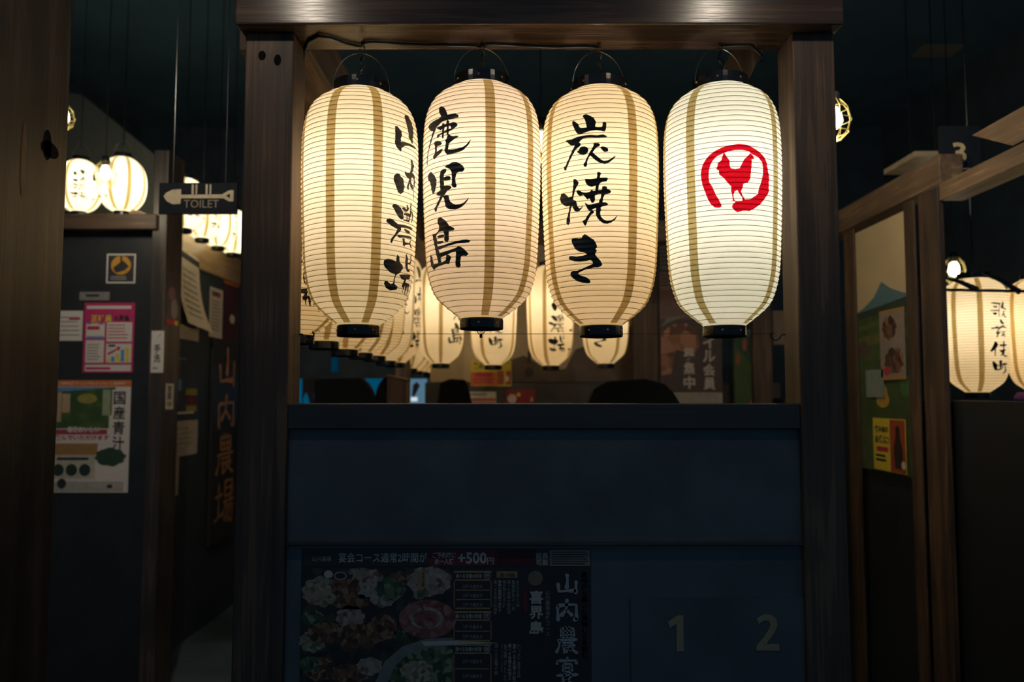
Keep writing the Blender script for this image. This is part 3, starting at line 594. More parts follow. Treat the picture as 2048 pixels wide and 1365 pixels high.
# ------------------------------------------------------------------ lanterns further back
LZ = base(717, 648)[2]
ORD = ['first', 'second', 'third', 'fourth', 'fifth', 'sixth', 'seventh', 'eighth', 'ninth', 'tenth', 'eleventh', 'twelfth']
ys = [2.06, 2.36, 2.66, 2.94, 3.24, 3.54, 3.84, 4.75, 5.05, 5.35, 5.65, 5.95]
inks = ['kago', 'yama', 'sumi', 'kabuki']
for i, y in enumerate(ys):
    ik = ['yama', 'kago', 'sumi'][i % 3]
    lantern(LONG, (-.56 - (.05 if y > 4.5 else 0), y, LZ + .004 * math.sin(i * 2.1)), 1.0, 30 + 37 * i % 180, ik, M['paper' if i % 2 else 'paper_warm'], LANTERN_W * .75, (1, .90, .70),
            '%s paper lantern from the front in the receding row behind the left post' % ORD[i], 'receding lantern row')
for i, (px, py, deg, ik) in enumerate(((880, 733, 50, 'kago'), (986, 736, 16, 'kabuki_long'), (1102, 737, 28, 'yama'), (1213, 733, -18, 'sumi'))):
    p = onY(px, py - 6, 4.16); 
    lantern(LONG, (p.x, 4.2, p.z), 1.0, deg, ik, M['paper' if i != 2 else 'paper_warm'], LANTERN_W * .95, (1, .92, .74),
            ['blurred lantern in the back row below the gap between first and second big lanterns', 'blurred back row lantern below the pinkish big lantern',
             'blurred back row lantern reading farm name below the gap beside the charcoal lantern', 'blurred back row lantern low behind the charcoal lantern foot'][i], 'back row lanterns')
# left aisle: two round ones over the partition, four more along the aisle beam
def round_ink(src):
    out = bpy.data.meshes.new('brush_character')
    vs = [SHORT.pt(math.atan2(v.co.x, -v.co.y) * .95, .03 + (v.co.z / LONG.H) * .21, .0012) for v in src.vertices]
    out.from_pydata(vs, [], [tuple(p.vertices) for p in src.polygons]); return out
INKM['short'] = (SHORT, [round_ink(m) for m in INKM['yama'][1]])
for i, (px, deg) in enumerate(((158, 38), (243, -48))):
    yy = (4.42, 4.2)[i]; p = onY(px, 428, yy)
    lantern(SHORT, (p.x, yy, p.z + .012), 1.0, deg, 'short', M['paper_cool'], LANTERN_W * 1.25, COOL,
            ['round white lantern half hidden by the near post above the poster partition', 'round white lantern behind the bare bulb above the poster partition'][i], 'round lanterns over the partition')
for i, (px, py) in enumerate(((369, 463), (404, 482), (436, 498), (465, 511))):
    y = 1.85 * F / (1024 - px) / 1.0; p = onX(px, py, -1.85)
    lantern(SHORT, (-1.85, p.y, p.z + .015), .98, 60 + 20 * i, 'short', M['paper_cool'], LANTERN_W * 1.25, COOL,
            '%s white lantern from the corner post in the row below the toilet sign' % ORD[i], 'aisle lanterns')
# right booth
for i, (px, deg) in enumerate(((1955, 24), (2084, 10))):
    p = onY(px, 785, 3.3)
    lantern(MIDDLE, (p.x, 3.3, p.z), 1.0, deg, None if i else 'kabuki', M['paper_warm' if i else 'paper'], LANTERN_W * .9, (1, .92, .74),
            'yellowish paper lantern cut by the right picture edge' if i else 'paper lantern reading Kabukicho hanging beside the table three booth', 'right booth lanterns')
#@@PART2
# ------------------------------------------------------------------ four added spotlights, out of view, to light beam, posters and mural
def spotlight(loc, aim, watts, label):
    o = empty('added_spotlight', loc); tag(o, label, 'spotlight', 'added spotlights out of view')
    d = Vector(aim) - Vector(loc); e = d.to_track_quat('-Z', 'Y').to_euler()
    MB().tube([(0, 0, .03), (0, 0, CEIL - loc[2])], .006, 8).build('stem', M['ring'], o)
    h = MB().lathe([(.001, .06), (.030, .055), (.036, .02), (.036, -.035), (.032, -.035), (.030, .02), (.001, .03)], 24).build('housing', M['ring'], o, True)
    bl = MB().lathe([(.001, -.022), (.016, -.018), (.022, 0), (.012, .02), (.001, .02)], 20).build('bulb', SPOTBULB, o, True)
    for q in (h, bl): q.rotation_euler = e
    l = bpy.data.lights.new('spot_light', 'SPOT'); l.energy = watts; l.color = (1, .86, .68); l.spot_size = math.radians(115); l.spot_blend = 1; l.shadow_soft_size = .02
    lo = bpy.data.objects.new('spot_light', l); COL.objects.link(lo); lo.parent = o; lo.rotation_euler = e; lo.location = d.normalized() * .045
SPOTBULB = emit('spot bulb', (1, .86, .66, 1), 25)
spotlight((-.56, 1.18, EYE + 1.09), (-.56, 1.72, EYE + .6), 3.6, 'added unseen spotlight before the beam, above the farm name lantern')
spotlight((.55, 1.18, EYE + 1.09), (.55, 1.72, EYE + .6), 3.6, 'added unseen spotlight before the beam, above the rooster lantern')
spotlight((-1.15, 2.35, EYE + 1.40), (-1.9, 4.1, EYE + .1), 36, 'added unseen spotlight aimed at the poster partition')
spotlight((.95, 2.30, EYE + 1.38), (1.6, 3.5, EYE + .3), 18, 'added unseen spotlight aimed at the farm mural')

# ------------------------------------------------------------------ poster, ledge and table numbers on the counter front
PY = FY0 + .0155
s = sheetY('banquet_poster', 600, 1098, 1183, 1480, PY, M['dark_print'])
tag(s.o, 'dark banquet course poster with food photos low on the counter front', 'poster')
wine = plain('wine red print', (.16, .018, .03), .6); dim = plain('ivory print', (.50, .47, .42), .6)
char = plain('charcoal print', (.035, .034, .036), .5)
s.rect(604, 1098, 1183, 1134, char, 'title_band'); s.rect(856, 1099, 993, 1132, wine, 'price_band', .0008); s.rect(995, 1099, 1072, 1132, plain('dark wine print', (.07, .012, .018), .6), 'price_band', .0008)
s.text('宴会コース通常2時間が', 675, 1106, 853, 1126, dim); s.text('山内農場', 622, 1113, 660, 1124, M['grey_print'])
s.text('ご予約時に\nお一人様', 864, 1105, 911, 1130, dim, bold=.02); s.text('+500', 915, 1105, 973, 1129, dim, bold=.03); s.text('円', 974, 1116, 987, 1130, dim)
s.text('延長\n可能', 1072, 1106, 1097, 1132, dim); s.rect(1100, 1101, 1181, 1133, plain('buff label', (.26, .20, .17), .7), 'note_label', .0009); s.lines(1104, 1104, 1178, 1132, 6, M['dark_print'], .4, z=.0012)
food = [blotch('salad photo', [(0, (.10, .13, .06, 1)), (.4, (.32, .27, .17, 1)), (.7, (.42, .37, .26, 1)), (1, (.20, .10, .05, 1))], 130, stretch=(1, 1, .01)),
        blotch('roast meat photo', [(0, (.05, .025, .02, 1)), (.5, (.15, .06, .035, 1)), (.8, (.26, .13, .06, 1)), (1, (.33, .22, .13, 1))], 95, stretch=(1, 1, .01)),
        blotch('sashimi photo', [(0, (.32, .22, .19, 1)), (.4, (.40, .33, .27, 1)), (.7, (.12, .05, .045, 1)), (1, (.44, .41, .35, 1))], 110, stretch=(1, 1, .01)),
        blotch('raw beef photo', [(0, (.17, .035, .035, 1)), (.5, (.26, .09, .075, 1)), (1, (.36, .17, .15, 1))], 90, stretch=(1, 1, .01)),
        blotch('greens photo', [(0, (.02, .05, .025, 1)), (.5, (.06, .10, .045, 1)), (1, (.25, .27, .15, 1))], 85, stretch=(1, 1, .01))]
s.rect(604, 1138, 906, 1480, blotch('dark table photo', [(0, (.015, .018, .02, 1)), (.6, (.035, .035, .03, 1)), (1, (.07, .06, .035, 1))], 60, stretch=(1, 1, .01)), 'food_photo', .0005)
for q in ((640, 1185, 38, 30, 0), (690, 1175, 30, 26, 1), (735, 1168, 34, 30, 2), (780, 1180, 30, 24, 4), (716, 1146, 22, 9, 2), (700, 1205, 40, 16, 1), (765, 1195, 26, 22, 2), (798, 1160, 20, 16, 1), (858, 1164, 44, 30, 2), (838, 1192, 12, 9, 4),
          (700, 1237, 28, 24, 2), (650, 1268, 36, 22, 1), (625, 1285, 26, 22, 0), (715, 1275, 48, 26, 1), (765, 1258, 30, 26, 1), (800, 1275, 14, 12, 4), (625, 1240, 24, 18, 4), (640, 1340, 34, 24, 1), (700, 1350, 40, 20, 1), (740, 1335, 26, 18, 2), (620, 1330, 20, 16, 4)):
    s.disc(q[0], q[1], q[2], q[3], food[q[4]], 'food_photo', .0008 + .00002 * (q[0] % 7), wob=.09)
s.disc(655, 1150, 9, 8, dim, 'food_photo', .001); s.disc(679, 1153, 13, 9, M['grey_print'], 'food_photo', .001); s.disc(679, 1153, 10, 6, M['dark_print'], 'food_photo', .0012)
s.disc(855, 1240, 58, 39, food[3], 'food_photo', .001); s.disc(852, 1238, 34, 22, food[2], 'food_photo', .0012); s.disc(853, 1239, 27, 17, food[3], 'food_photo', .0013)
s.poly([(752, 1365), (770, 1325), (805, 1295), (850, 1280), (906, 1277), (906, 1480), (752, 1480)], plain('bowl print', (.20, .20, .20), .5), 'food_photo', .0011)
s.poly([(775, 1370), (790, 1335), (815, 1312), (855, 1298), (906, 1292), (906, 1480), (775, 1480)], food[4], 'food_photo', .0012); s.disc(835, 1345, 34, 22, food[0], 'food_photo', .0013, wob=.1)
s.poly([(842, 1285), (906, 1283), (1000, 1288), (850, 1294)], dim, 'food_photo', .0014)
gold = plain('ochre print', (.36, .23, .10), .6)
s.poly([(834, 1142), (850, 1142), (850, 1176), (846, 1182), (834, 1180)], gold, 'caption_tag', .0015); s.text('なまの膳', 843, 1145, 848, 1174, M['dark_print'], vertical=True, z=.0019)
for k, (y0, y1, n) in enumerate(((1143, 1220, 3), (1224, 1285, 2), (1290, 1400, 3))):
    s.rects([(907, y0, 983, y0 + 4), (907, y0 + 17, 983, y0 + 20), (907, y1 - 3, 983, y1), (907, y0 + 17, 909, y1), (981, y0 + 17, 983, y1)], gold, 'menu_frame')
    for j in range(1, n): yy = y0 + 20 + (y1 - y0 - 20) * j / n; s.rects([(911, yy - 1, 979, yy + 1)], gold, 'menu_rule')
    s.text('選べる自慢の料理', 911, y0 + 6, 963, y0 + 15, dim); s.disc(974, y0 + 10, 7, 7, dim, 'seal', .001); s.disc(974, y0 + 10, 6, 6, char, 'seal', .0012); s.text('壱弐鍋'[k], 970, y0 + 6, 978, y0 + 14, dim, z=.0015)
    for j in range(n): yy = y0 + 22 + (y1 - y0 - 22) * (j + .3) / n; s.text('三種の盛合せ', 925, yy, 965, yy + 8, M['grey_print'])
s.rect(993, 1144, 1035, 1157, gold, 'course_tag'); s.text('全10品', 999, 1146, 1030, 1155, M['dark_print'], z=.0014)
for j in range(6): s.text(['選べる自慢の料理壱', '季節の前菜盛り合わせ', '鶏の炭火焼き三種', '選べる自慢の鍋料理', '農場野菜の一品', '本日の甘味と汁物'][j], 987 + j * 9, 1162, 994 + j * 9, 1232 - (j * 7) % 19, dim if j in (1,) else M['grey_print'], vertical=True)
for j in range(6): s.text(['選べる自慢の鍋', '香の物と御飯', '地鶏のたたき', '選べる自慢の料理三', '選べる自慢の料理', '旬の逸品'][j], 989 + j * 9, 1290, 996 + j * 9, 1352 + (j * 13) % 30, dim if j in (3, 4) else M['grey_print'], vertical=True)
s.disc(1071, 1158, 15, 15, plain('dull gold print', (.20, .15, .09), .5), 'seal'); s.rect(1047, 1182, 1055, 1225, wine, 'course_tag')
s.text('喜界島', 1059, 1181, 1087, 1273, dim, split=True, bold=.03, spacing=1.05); s.text('山内農場満喫コース', 1091, 1182, 1100, 1274, M['grey_print'], vertical=True)
SV = plain('silver print', (.40, .40, .40), .5)
for k, (y0, y1) in enumerate(((1147, 1192), (1197, 1247), (1253, 1310), (1315, 1372))): brush(s.o, '山内農宴'[k], s.b(1109, y0, 1160, y1), SV, w=7.5); s.text('産地から届いた美味しさを囲む', 1163, 1144, 1176, 1318, M['grey_print'], vertical=True)

nb = sheetY('number_board', 1262, 1196, 1620, 1480, PY, M['black_paint'], .004); nb.o.location.y -= .004
tag(nb.o, 'black board with gold table numbers one and two on the counter front', 'number board')
nb.poly([(1336, 1243), (1357, 1230), (1367, 1230), (1367, 1303), (1353, 1303), (1353, 1248), (1340, 1256)], M['gold'], 'numeral', .0015)
nb.poly([(1513, 1237), (1522, 1231), (1532, 1228), (1546, 1231), (1554, 1240), (1555, 1251), (1550, 1263), (1541, 1276), (1532, 1288), (1558, 1288), (1558, 1301), (1512, 1301), (1512, 1291), (1526, 1275), (1536, 1261), (1541, 1250), (1539, 1243), (1532, 1240), (1525, 1243), (1518, 1248)], M['gold'], 'numeral', .0015)

# ------------------------------------------------------------------ near post at the left
np_ = MB().box(-1.06, -.90, 1.22, 1.585, 0, CEIL).build('near_post', M['near_wood'], bevel=.006)
tag(np_, 'out of focus dark timber post at the left picture edge', 'post')
for px, py, ry, rz in ((95, 290, .014, .03), (47, 320, .008, .07), (100, 300, .03, .016)):
    c = onX(px, py, -.8993); MB().face([(c.x, c.y + ry * math.cos(k * .4), c.z + rz * math.sin(k * .4)) for k in range(16)]).build('knot', plain('pale knot', (.13, .075, .04), .5) if rz > .05 else M['knot'], np_)

# ------------------------------------------------------------------ left aisle: partition with posters
pt = empty('poster_partition'); tag(pt, 'dark wooden partition carrying posters below the two round lanterns', 'partition')
xr = onY(322, 600, 4.05).x; zt = onY(220, 430, 4.0).z; zb = onY(220, 461, 4.0).z
MB().box(-3.2, xr, 4.05, 4.11, 0, zb).build('panel', plain('black brown board', (.022, .024, .026), .5, noise=.2, scale=6), pt)
MB().box(-3.2, xr, 3.97, 4.14, zb, zt).build('cap_rail', M['wood_x'], pt, bevel=.006)
x0, x1 = onY(300, 600, 3.99).x, onY(329, 600, 3.99).x; CX = x1
MB().box(x0, x1, 3.99, 4.19, 0, onY(320, 300, 3.99).z).build('corner_post', M['near_wood'], pt, bevel=.004)
# sloping soffit behind the round lanterns
A = [onY(60, 170, 5.0), onY(165, 190, 5.0), onY(312, 312, 5.0), onY(312, 470, 5.0), onY(60, 470, 5.0)]
A[3].z = A[4].z = 0
tag(MB().prism(A, (0, .12, 0)).build('stair_soffit', plain('grey soffit', (.10, .11, .105), .7)), 'dark grey wall with sloping top behind the round lanterns', 'soffit')
s = sheetY('camera_notice', 213, 508, 271, 567, 4.047, M['white_paper']); tag(s.o, 'small square black security camera sticker with a yellow disc on the partition', 'sticker')
s.rect(216, 511, 268, 564, M['dark_print'], 'black_field'); s.disc(242, 531, 20, 19, plain('amber print', (.55, .28, .03), .6), 'yellow_disc', .001)
s.poly([(226, 536), (246, 521), (254, 529), (258, 533), (250, 541), (234, 546), (230, 544)], M['dark_print'], 'camera_symbol', .0013); s.rect(240, 511, 244, 526, M['dark_print'], 'camera_symbol', .0013)
s.lines(222, 553, 262, 562, 2, M['grey_print'])
s = sheetY('door_plate', 159, 584, 219, 601, 4.047, plain('grey plate', (.22, .21, .20), .5)); tag(s.o, 'small grey strip plate above the pink recruiting poster', 'plate'); s.lines(172, 589, 205, 597, 1, M['dark_print'], .6)
s = sheetY('notice_sheet', 114, 622, 165, 682, 4.047, M['white_paper']); tag(s.o, 'small white notice left of the pink recruiting poster', 'notice')
s.lines(118, 634, 160, 678, 5, M['grey_print'], .25); s.rects([(138, 636, 160, 640)], M['red_print'], 'red_line', .0013)
s = sheetY('recruiting_poster', 167, 606, 268, 746, 4.046, M['pink_print']); tag(s.o, 'pink recruiting poster with yellow heading and rising bar chart', 'poster')
s.lines(172, 612, 262, 619, 1, M['white_paper'], .9, 'heading', ragged=.05); s.text('正社員', 181, 630, 223, 645, M['yellow_print'], bold=.03); s.text('大募集', 226, 631, 258, 644, M['dark_print'], bold=.02)
s.rects([(172, 647, 209, 677), (213, 645, 264, 684), (172, 681, 209, 726), (213, 688, 264, 726), (172, 730, 264, 743)], M['white_paper'], 'text_panel', .0008)
s.rects([(173, 673, 208, 677), (174, 647, 182, 650), (196, 647, 206, 650)], M['blue_print'], 'blue_bar', .0011)
s.lines(174, 653, 206, 662, 1, M['red_print'], .8); s.lines(216, 650, 258, 682, 5, M['red_print'], .3); s.lines(175, 689, 203, 724, 6, M['grey_print'], .4); s.lines(218, 690, 234, 696, 1, M['dark_print'], .7); s.lines(174, 735, 230, 741, 1, M['pink_print'], .8)
for k, (c, hh) in enumerate((('yellow_print', 5), ('blue_print', 10), ('yellow_print', 15), ('blue_print', 24), ('yellow_print', 28))): s.rects([(214 + k * 9.6, 724 - hh, 221 + k * 9.6, 724)], M[c], 'chart_bar', .0012)
s.poly([(218, 711), (216, 707), (236, 697), (234, 693), (242, 695), (239, 703), (237, 700)], M['red_print'], 'chart_arrow', .0014)
s = sheetY('juice_poster', 104, 761, 259, 986, 4.046, M['white_paper']); tag(s.o, 'large green juice poster with orange top strip and three dark discs', 'poster')
s.rect(106, 761, 259, 774, M['orange_print'], 'top_strip'); s.text('健康応援ドリンクキャンペーン実施中', 116, 764, 246, 771, M['white_paper'], z=.0014)
grn = blotch('field photo', [(0, (.02, .05, .025, 1)), (.5, (.05, .10, .03, 1)), (.75, (.13, .17, .04, 1)), (1, (.05, .07, .03, 1))], 14, kind='noise')
s.rect(108, 775, 228, 858, grn, 'field_photo'); s.poly([(112, 775), (226, 775), (180, 779), (112, 784)], M['blue_print'], 'sky_photo', .001); s.disc(172, 798, 20, 10, plain('olive print', (.30, .28, .06), .6), 'field_photo', .001)
s.rects([(112, 785, 121, 845), (122, 788, 138, 826)], plain('pale orange print', (.48, .33, .20), .6), 'copy_block', .0011); s.rects([(203, 780, 219, 832)], plain('pale green print', (.32, .36, .22), .6), 'copy_block', .0011)
s.rects([(222, 780, 252, 832), (217, 832, 254, 868)], M['white_paper'], 'title_panel', .0011); s.text('国産青汁', 225, 782, 249, 902, M['dark_print'], split=True, bold=.02, z=.0016, spacing=.95)
s.text('毎日おいしい', 134, 854, 199, 866, M['white_paper'], bold=.04, z=.0015); s.rects([(108, 860, 214, 870)], plain('crimson print', (.38, .05, .09), .6), 'copy_block', .001); s.text('飲んでいただけます', 110, 871, 218, 883, M['red_print'], bold=.03)
s.rects([(106, 888, 196, 911)], plain('brown print', (.36, .20, .07), .6), 'copy_block'); s.rects([(104, 912, 192, 958)], plain('cream print', (.50, .47, .36), .6), 'copy_panel'); s.lines(116, 916, 182, 925, 1, M['dark_print'], .6)
for k in range(3): s.disc(119 + k * 26.5, 941, 11.5, 12, plain('dark teal photo', (.025, .045, .04), .5), 'round_photo', .0014)
s.disc(222, 915, 30, 18, blotch('greens clump', [(0, (.015, .04, .025, 1)), (1, (.05, .10, .05, 1))], 60, kind='noise'), 'leaf_photo', .001, wob=.08); s.rects([(104, 964, 250, 984)], plain('pale strip', (.42, .40, .36), .6), 'footer_strip'); s.disc(127, 968, 9, 10, M['dark_print'], 'footer_photo', .0013); s.rects([(218, 970, 228, 977)], M['dark_print'], 'footer_photo', .0013)
s = sheetY('washroom_sign', 302, 662, 327, 746, 3.986, M['white_paper'], .006); tag(s.o, 'narrow white vertical washroom sign on the corner post', 'sign'); s.text('御手洗', 308, 668, 321, 727, M['dark_print'], split=True, bold=.02, spacing=1.25); s.lines(306, 735, 318, 741, 1, M['grey_print'], .6)

# receding aisle wall with its beam and papers
AX = -2.0
aw = empty('aisle_partition'); tag(aw, 'receding partition with tan top beam under the aisle lanterns', 'partition')
MB().box(AX - .08, AX, 4.2, 7.4, 0, EYE + .80).build('panel', plain('dark aisle board', (.035, .048, .06), .5), aw)
MB().box(AX - .12, AX + .012, 4.2, 7.4, EYE + .80, EYE + .985).build('top_beam', wood('pale varnished wood', (.30, .20, .11), (.50, .35, .20), 'y', rough=.3), aw, bevel=.004)
s = sheetX('food_flyer', 333, 546, 358, 652, CX + .003, plain('dark photo print', (.06, .045, .05), .35)); s.o.location.y -= .0
tag(s.o, 'dark food flyer half under the hanging papers', 'flyer'); s.disc(343, 588, 7, 14, plain('plum photo', (.20, .09, .11), .4), 'dish_photo'); s.disc(349, 618, 7, 20, plain('grey dish photo', (.25, .22, .24), .4), 'dish_photo'); s.rect(334, 640, 357, 650, M['red_print'], 'caption_band'); s.rect(350, 641, 357, 650, M['yellow_print'], 'price_tag', .001)
s = sheetX('long_notice', 352, 560, 399, 680, AX + .006, plain('buff paper', (.50, .44, .36), .7)); tag(s.o, 'tall buff notice with fine print under the curling sheet', 'notice'); s.lines(362, 590, 396, 655, 14, M['grey_print'], .4)
# the sheet whose lower corner curls away from the wall
c0, c1 = onX(357, 490, AX + .014), onX(399, 505, AX + .014); rows = []
for i in range(13):
    t = i / 12; z = c0.z - .46 * t; off = .014 + .05 * t ** 3
    rows.append([(AX + off + .03 * t * t * (j / 6) ** 2, c0.y + (c1.y - c0.y) * j / 6 + .05 * t * t, z - .035 * (j / 6)) for j in range(7)])
cu_ = empty('curling_sheet'); tag(cu_, 'cream sheet with black heading curling away from the aisle wall', 'notice')
MB().grid(rows).build('paper_sheet', plain('cream paper', (.60, .52, .42), .7), cu_, True)
mb = MB(); [mb.face([(x + .0015, y, z) for x, y, z in (rows[0][0], rows[0][6], rows[1][6], rows[1][0])])]; mb.v = [(x, y, z - .018) for x, y, z in mb.v]; mb.build('heading_band', M['dark_print'], cu_)
mb = MB()
for i in range(3, 11): a_, b_ = rows[i][1], rows[i][5]; mb.face([(a_[0] + .0015, a_[1], a_[2]), (b_[0] + .0015, b_[1], b_[2]), (b_[0] + .0015, b_[1], b_[2] - .01), (a_[0] + .0015, a_[1], a_[2] - .01)])
mb.build('small_print', M['grey_print'], cu_)
s = sheetX('price_notice', 419, 577, 445, 676, AX + .004, plain('pale buff paper', (.56, .49, .42), .7)); tag(s.o, 'narrow pale notice with maroon heading on the aisle wall', 'notice'); s.rect(423, 584, 440, 594, plain('maroon print', (.18, .06, .06), .6), 'heading_band'); s.lines(423, 602, 441, 666, 9, M['grey_print'], .45)
s = sheetX('event_poster', 446, 560, 475, 715, AX + .004, plain('deep purple print', (.07, .025, .04), .5)); tag(s.o, 'dark purple poster with orange rule at the far end of aisle wall', 'poster'); s.rect(446, 565, 475, 570, M['orange_print'], 'orange_rule'); s.disc(464, 638, 5, 9, M['white_paper'], 'bird_print')
s = sheetX('drink_poster', 346, 716, 396, 829, AX + .004, plain('dark slate print', (.05, .05, .055), .5)); tag(s.o, 'dark drink poster with yellow and maroon blocks on the aisle wall', 'poster')
s.rects([(370, 778, 394, 791), (372, 812, 394, 824)], plain('olive yellow print', (.30, .28, .04), .6), 'colour_block'); s.rect(371, 791, 394, 812, plain('maroon block', (.14, .02, .04), .6), 'colour_block'); s.rects([(350, 717, 370, 720), (353, 760, 362, 782)], M['blue_print'], 'blue_mark'); s.rect(347, 824, 388, 828, M['white_paper'], 'bottom_rule')
s = sheetX('calendar_tag', 332, 768, 347, 819, CX + .003, M['white_paper']); tag(s.o, 'small white tag with blue characters beside the drink poster', 'tag'); s.text('営業', 333, 771, 344, 800, plain('navy print', (.06, .09, .2), .6), vertical=True); s.text('中', 334, 803, 344, 815, M['dark_print'])
s = sheetX('plain_notice', 342, 842, 395, 912, AX + .004, plain('grey buff paper', (.44, .39, .35), .7)); tag(s.o, 'plain grey buff sheet below the drink poster', 'notice'); s.lines(350, 856, 385, 895, 4, M['grey_print'], .3)
s = sheetX('paper_strip_notice', 341, 913, 357, 993, AX + .004, plain('grey paper strip', (.42, .38, .35), .7)); tag(s.o, 'narrow grey paper strip hanging below the plain sheet', 'notice')
s = sheetX('white_card', 420, 846, 441, 916, AX + .004, plain('cool white card', (.40, .42, .45), .6)); tag(s.o, 'cool white card with dark lines beside the orange brush sign', 'card'); s.lines(424, 852, 437, 895, 4, M['dark_print'], .35)
s = sheetX('exit_strip', 426, 679, 437, 716, AX + .004, plain('dark green board', (.02, .12, .06), .5)); tag(s.o, 'small green strip below the narrow pale notice', 'sign')
s = sheetX('brush_sign', 424, 680, 474, 1080, AX + .03, plain('black sign board', (.03, .032, .035), .5), .02); tag(s.o, 'tall black sign with orange brush characters of the farm name', 'sign')
ob = plain('orange brush paint', (.50, .24, .12), .6)
for k, y0 in enumerate((690, 785, 865, 955)): brush(s.o, '山内農場'[k], s.b(430, y0, 470, y0 + (88, 75, 85, 95)[k]), ob)

# hanging toilet sign
s = sheetY('toilet_sign', 318, 366, 474, 428, 3.0, plain('black enamel', (.007, .009, .012), .8, spec=.08), .012); tag(s.o, 'black hanging toilet sign with gold shovel arrow', 'sign')
au = plain('old gold paint', (.30, .25, .165), .5)
s.poly([(327, 393), (332, 386), (344, 380), (355, 379), (362, 379), (362, 390), (444, 389), (458, 381), (467, 381), (467, 403), (458, 403), (447, 397), (362, 397), (361, 408), (346, 409), (334, 403)], au, 'shovel_arrow')
s.poly([(452, 392), (460, 387), (460, 397)], plain('black enamel gap', (.007, .009, .012), .8, spec=.08), 'handle_gap', .0011)
s.rects([(383, 369, 387, 389), (391, 369, 394, 389), (411, 369, 415, 389), (419, 369, 422, 389)], au, 'chain_stripe'); s.text('TOILET', 368, 400, 438, 416, plain('dull gold paint', (.15, .125, .085), .5), bold=.0)
for px in (345, 450):
    a = onY(px, 366, 3.0); lo = (a.x - onY(318, 397, 3.0).x, s.h, -.006); MB().tube([lo, (lo[0], CEIL - s.o.location.z, -.006)], .0012, 6).build('hanging_rod', M['black_wire'], s.o)

# ------------------------------------------------------------------ caged bulb pendants
def cage_lamp(px, py, Y, label, watts=1.2, scale=1.0, tilt=0):
    c = onY(px, py, Y); o = empty('caged_lamp', c); o.scale = (scale,) * 3; tag(o, label, 'lamp', 'caged bulbs')
    MB().lathe([(0, .085), (.018, .085), (.02, .05), (.016, .035), (0, .035)], 16).build('socket', M['black_wire'], o, True)
    MB().lathe([(.001, -.04), (.018, -.034), (.028, -.012), (.024, .012), (.014, .032), (.012, .036), (0, .036)], 20).build('bulb', M['bulb'], o, True)
    for k in range(8):
        a = 2 * math.pi * k / 8; MB().tube([(r * math.cos(a), r * math.sin(a), z) for r, z in ((.02, .06), (.045, .03), (.055, -.01), (.045, -.05), (.02, -.075), (.0, -.08))], .0017, 5).build('cage_wire', M['cage'], o, True)
    for z, r in ((.03, .045), (-.01, .055), (-.05, .045)):
        MB().tube([(r * math.cos(k * .3307), r * math.sin(k * .3307), z) for k in range(20)], .0015, 5).build('cage_ring', M['cage'], o, True)
    MB().tube([(0, 0, .085), (0, 0, (CEIL - c.z) / scale)], .003, 6).build('flex', M['black_wire'], o)
    point(o, (0, 0, -.11), watts, (1, .86, .6), .03)
    return o
cage_lamp(1081, 283, 2.9, 'caged bulb glimpsed between the second and third big lanterns', 1.0)
cage_lamp(1668, 236, 2.6, 'caged bulb peeping out beside the right post', 2.6)
cage_lamp(211, 345, 3.7, 'bright bare caged bulb in front of the round lanterns', 1.6, .9)
cage_lamp(128, 232, 3.4, 'caged bulb almost hidden by the near post', .6, .8)
cage_lamp(1908, 538, 4.4, 'caged bulb above the Kabukicho lantern', 1.2, 1.1)

# ------------------------------------------------------------------ back of the booth
BY = 5.3
sky = plain('beige mural sky', (.56, .46, .31), .7, noise=.08, scale=4)
s = sheetY('landscape_mural', 862, 470, 1268, 764, BY, sky, .02); tag(s.o, 'beige painted wall panel behind the back row lanterns', 'mural')
brn = blotch('brown hill paint', [(0, (.05, .035, .03, 1)), (.5, (.11, .075, .055, 1)), (1, (.22, .16, .11, 1))], 7, kind='noise')
s.poly([(1020, 764), (1022, 720), (1048, 712), (1075, 728), (1100, 742), (1130, 738), (1150, 700), (1180, 690), (1268, 650), (1268, 764)], brn, 'painted_hill')
s.poly([(1056, 700), (1062, 708), (1062, 726), (1054, 728)], M['dark_print'], 'painted_tree', .001); s.disc(1058, 746, 9, 10, M['dark_print'], 'painted_tree', .001, wob=.1)
wz = onY(1024, 766, BY - .1).z
wn = MB().box(onY(850, 766, BY - .1).x, onY(1560, 766, BY - .1).x, BY - .1, BY + .1, 0, wz).build('wainscot', plain('dark wainscot', (.05, .047, .045), .5, noise=.3, scale=9)); tag(wn, 'dark low panelling under the mural', 'panelling')
s = sheetY('menu_poster', 941, 722, 1023, 773, BY - .11, M['yellow_print']); tag(s.o, 'yellow and orange menu poster under the back lanterns', 'poster')
s.rects([(941, 745, 995, 772)], M['orange_print'], 'orange_field'); s.rects([(950, 745, 984, 754)], M['red_print'], 'red_band', .001); s.text('飲み放題', 947, 725, 985, 742, M['dark_print'], bold=.03); s.rects([(995, 742, 1008, 770), (1012, 742, 1022, 770)], plain('rust print', (.36, .10, .03), .6), 'photo_block', .001); s.disc(1014, 758, 4, 6, M['white_paper'], 'photo_block', .0013); s.lines(946, 757, 990, 769, 2, M['red_print'], .5)
s = sheetY('pink_card', 930, 784, 992, 814, BY - .12, M['white_paper']); tag(s.o, 'pale pink sign card on the dark panelling', 'card'); s.rects([(932, 797, 991, 803), (932, 805, 991, 811)], plain('rose print', (.48, .12, .14), .6), 'pink_band'); s.lines(934, 787, 985, 794, 1, M['grey_print'], .7)
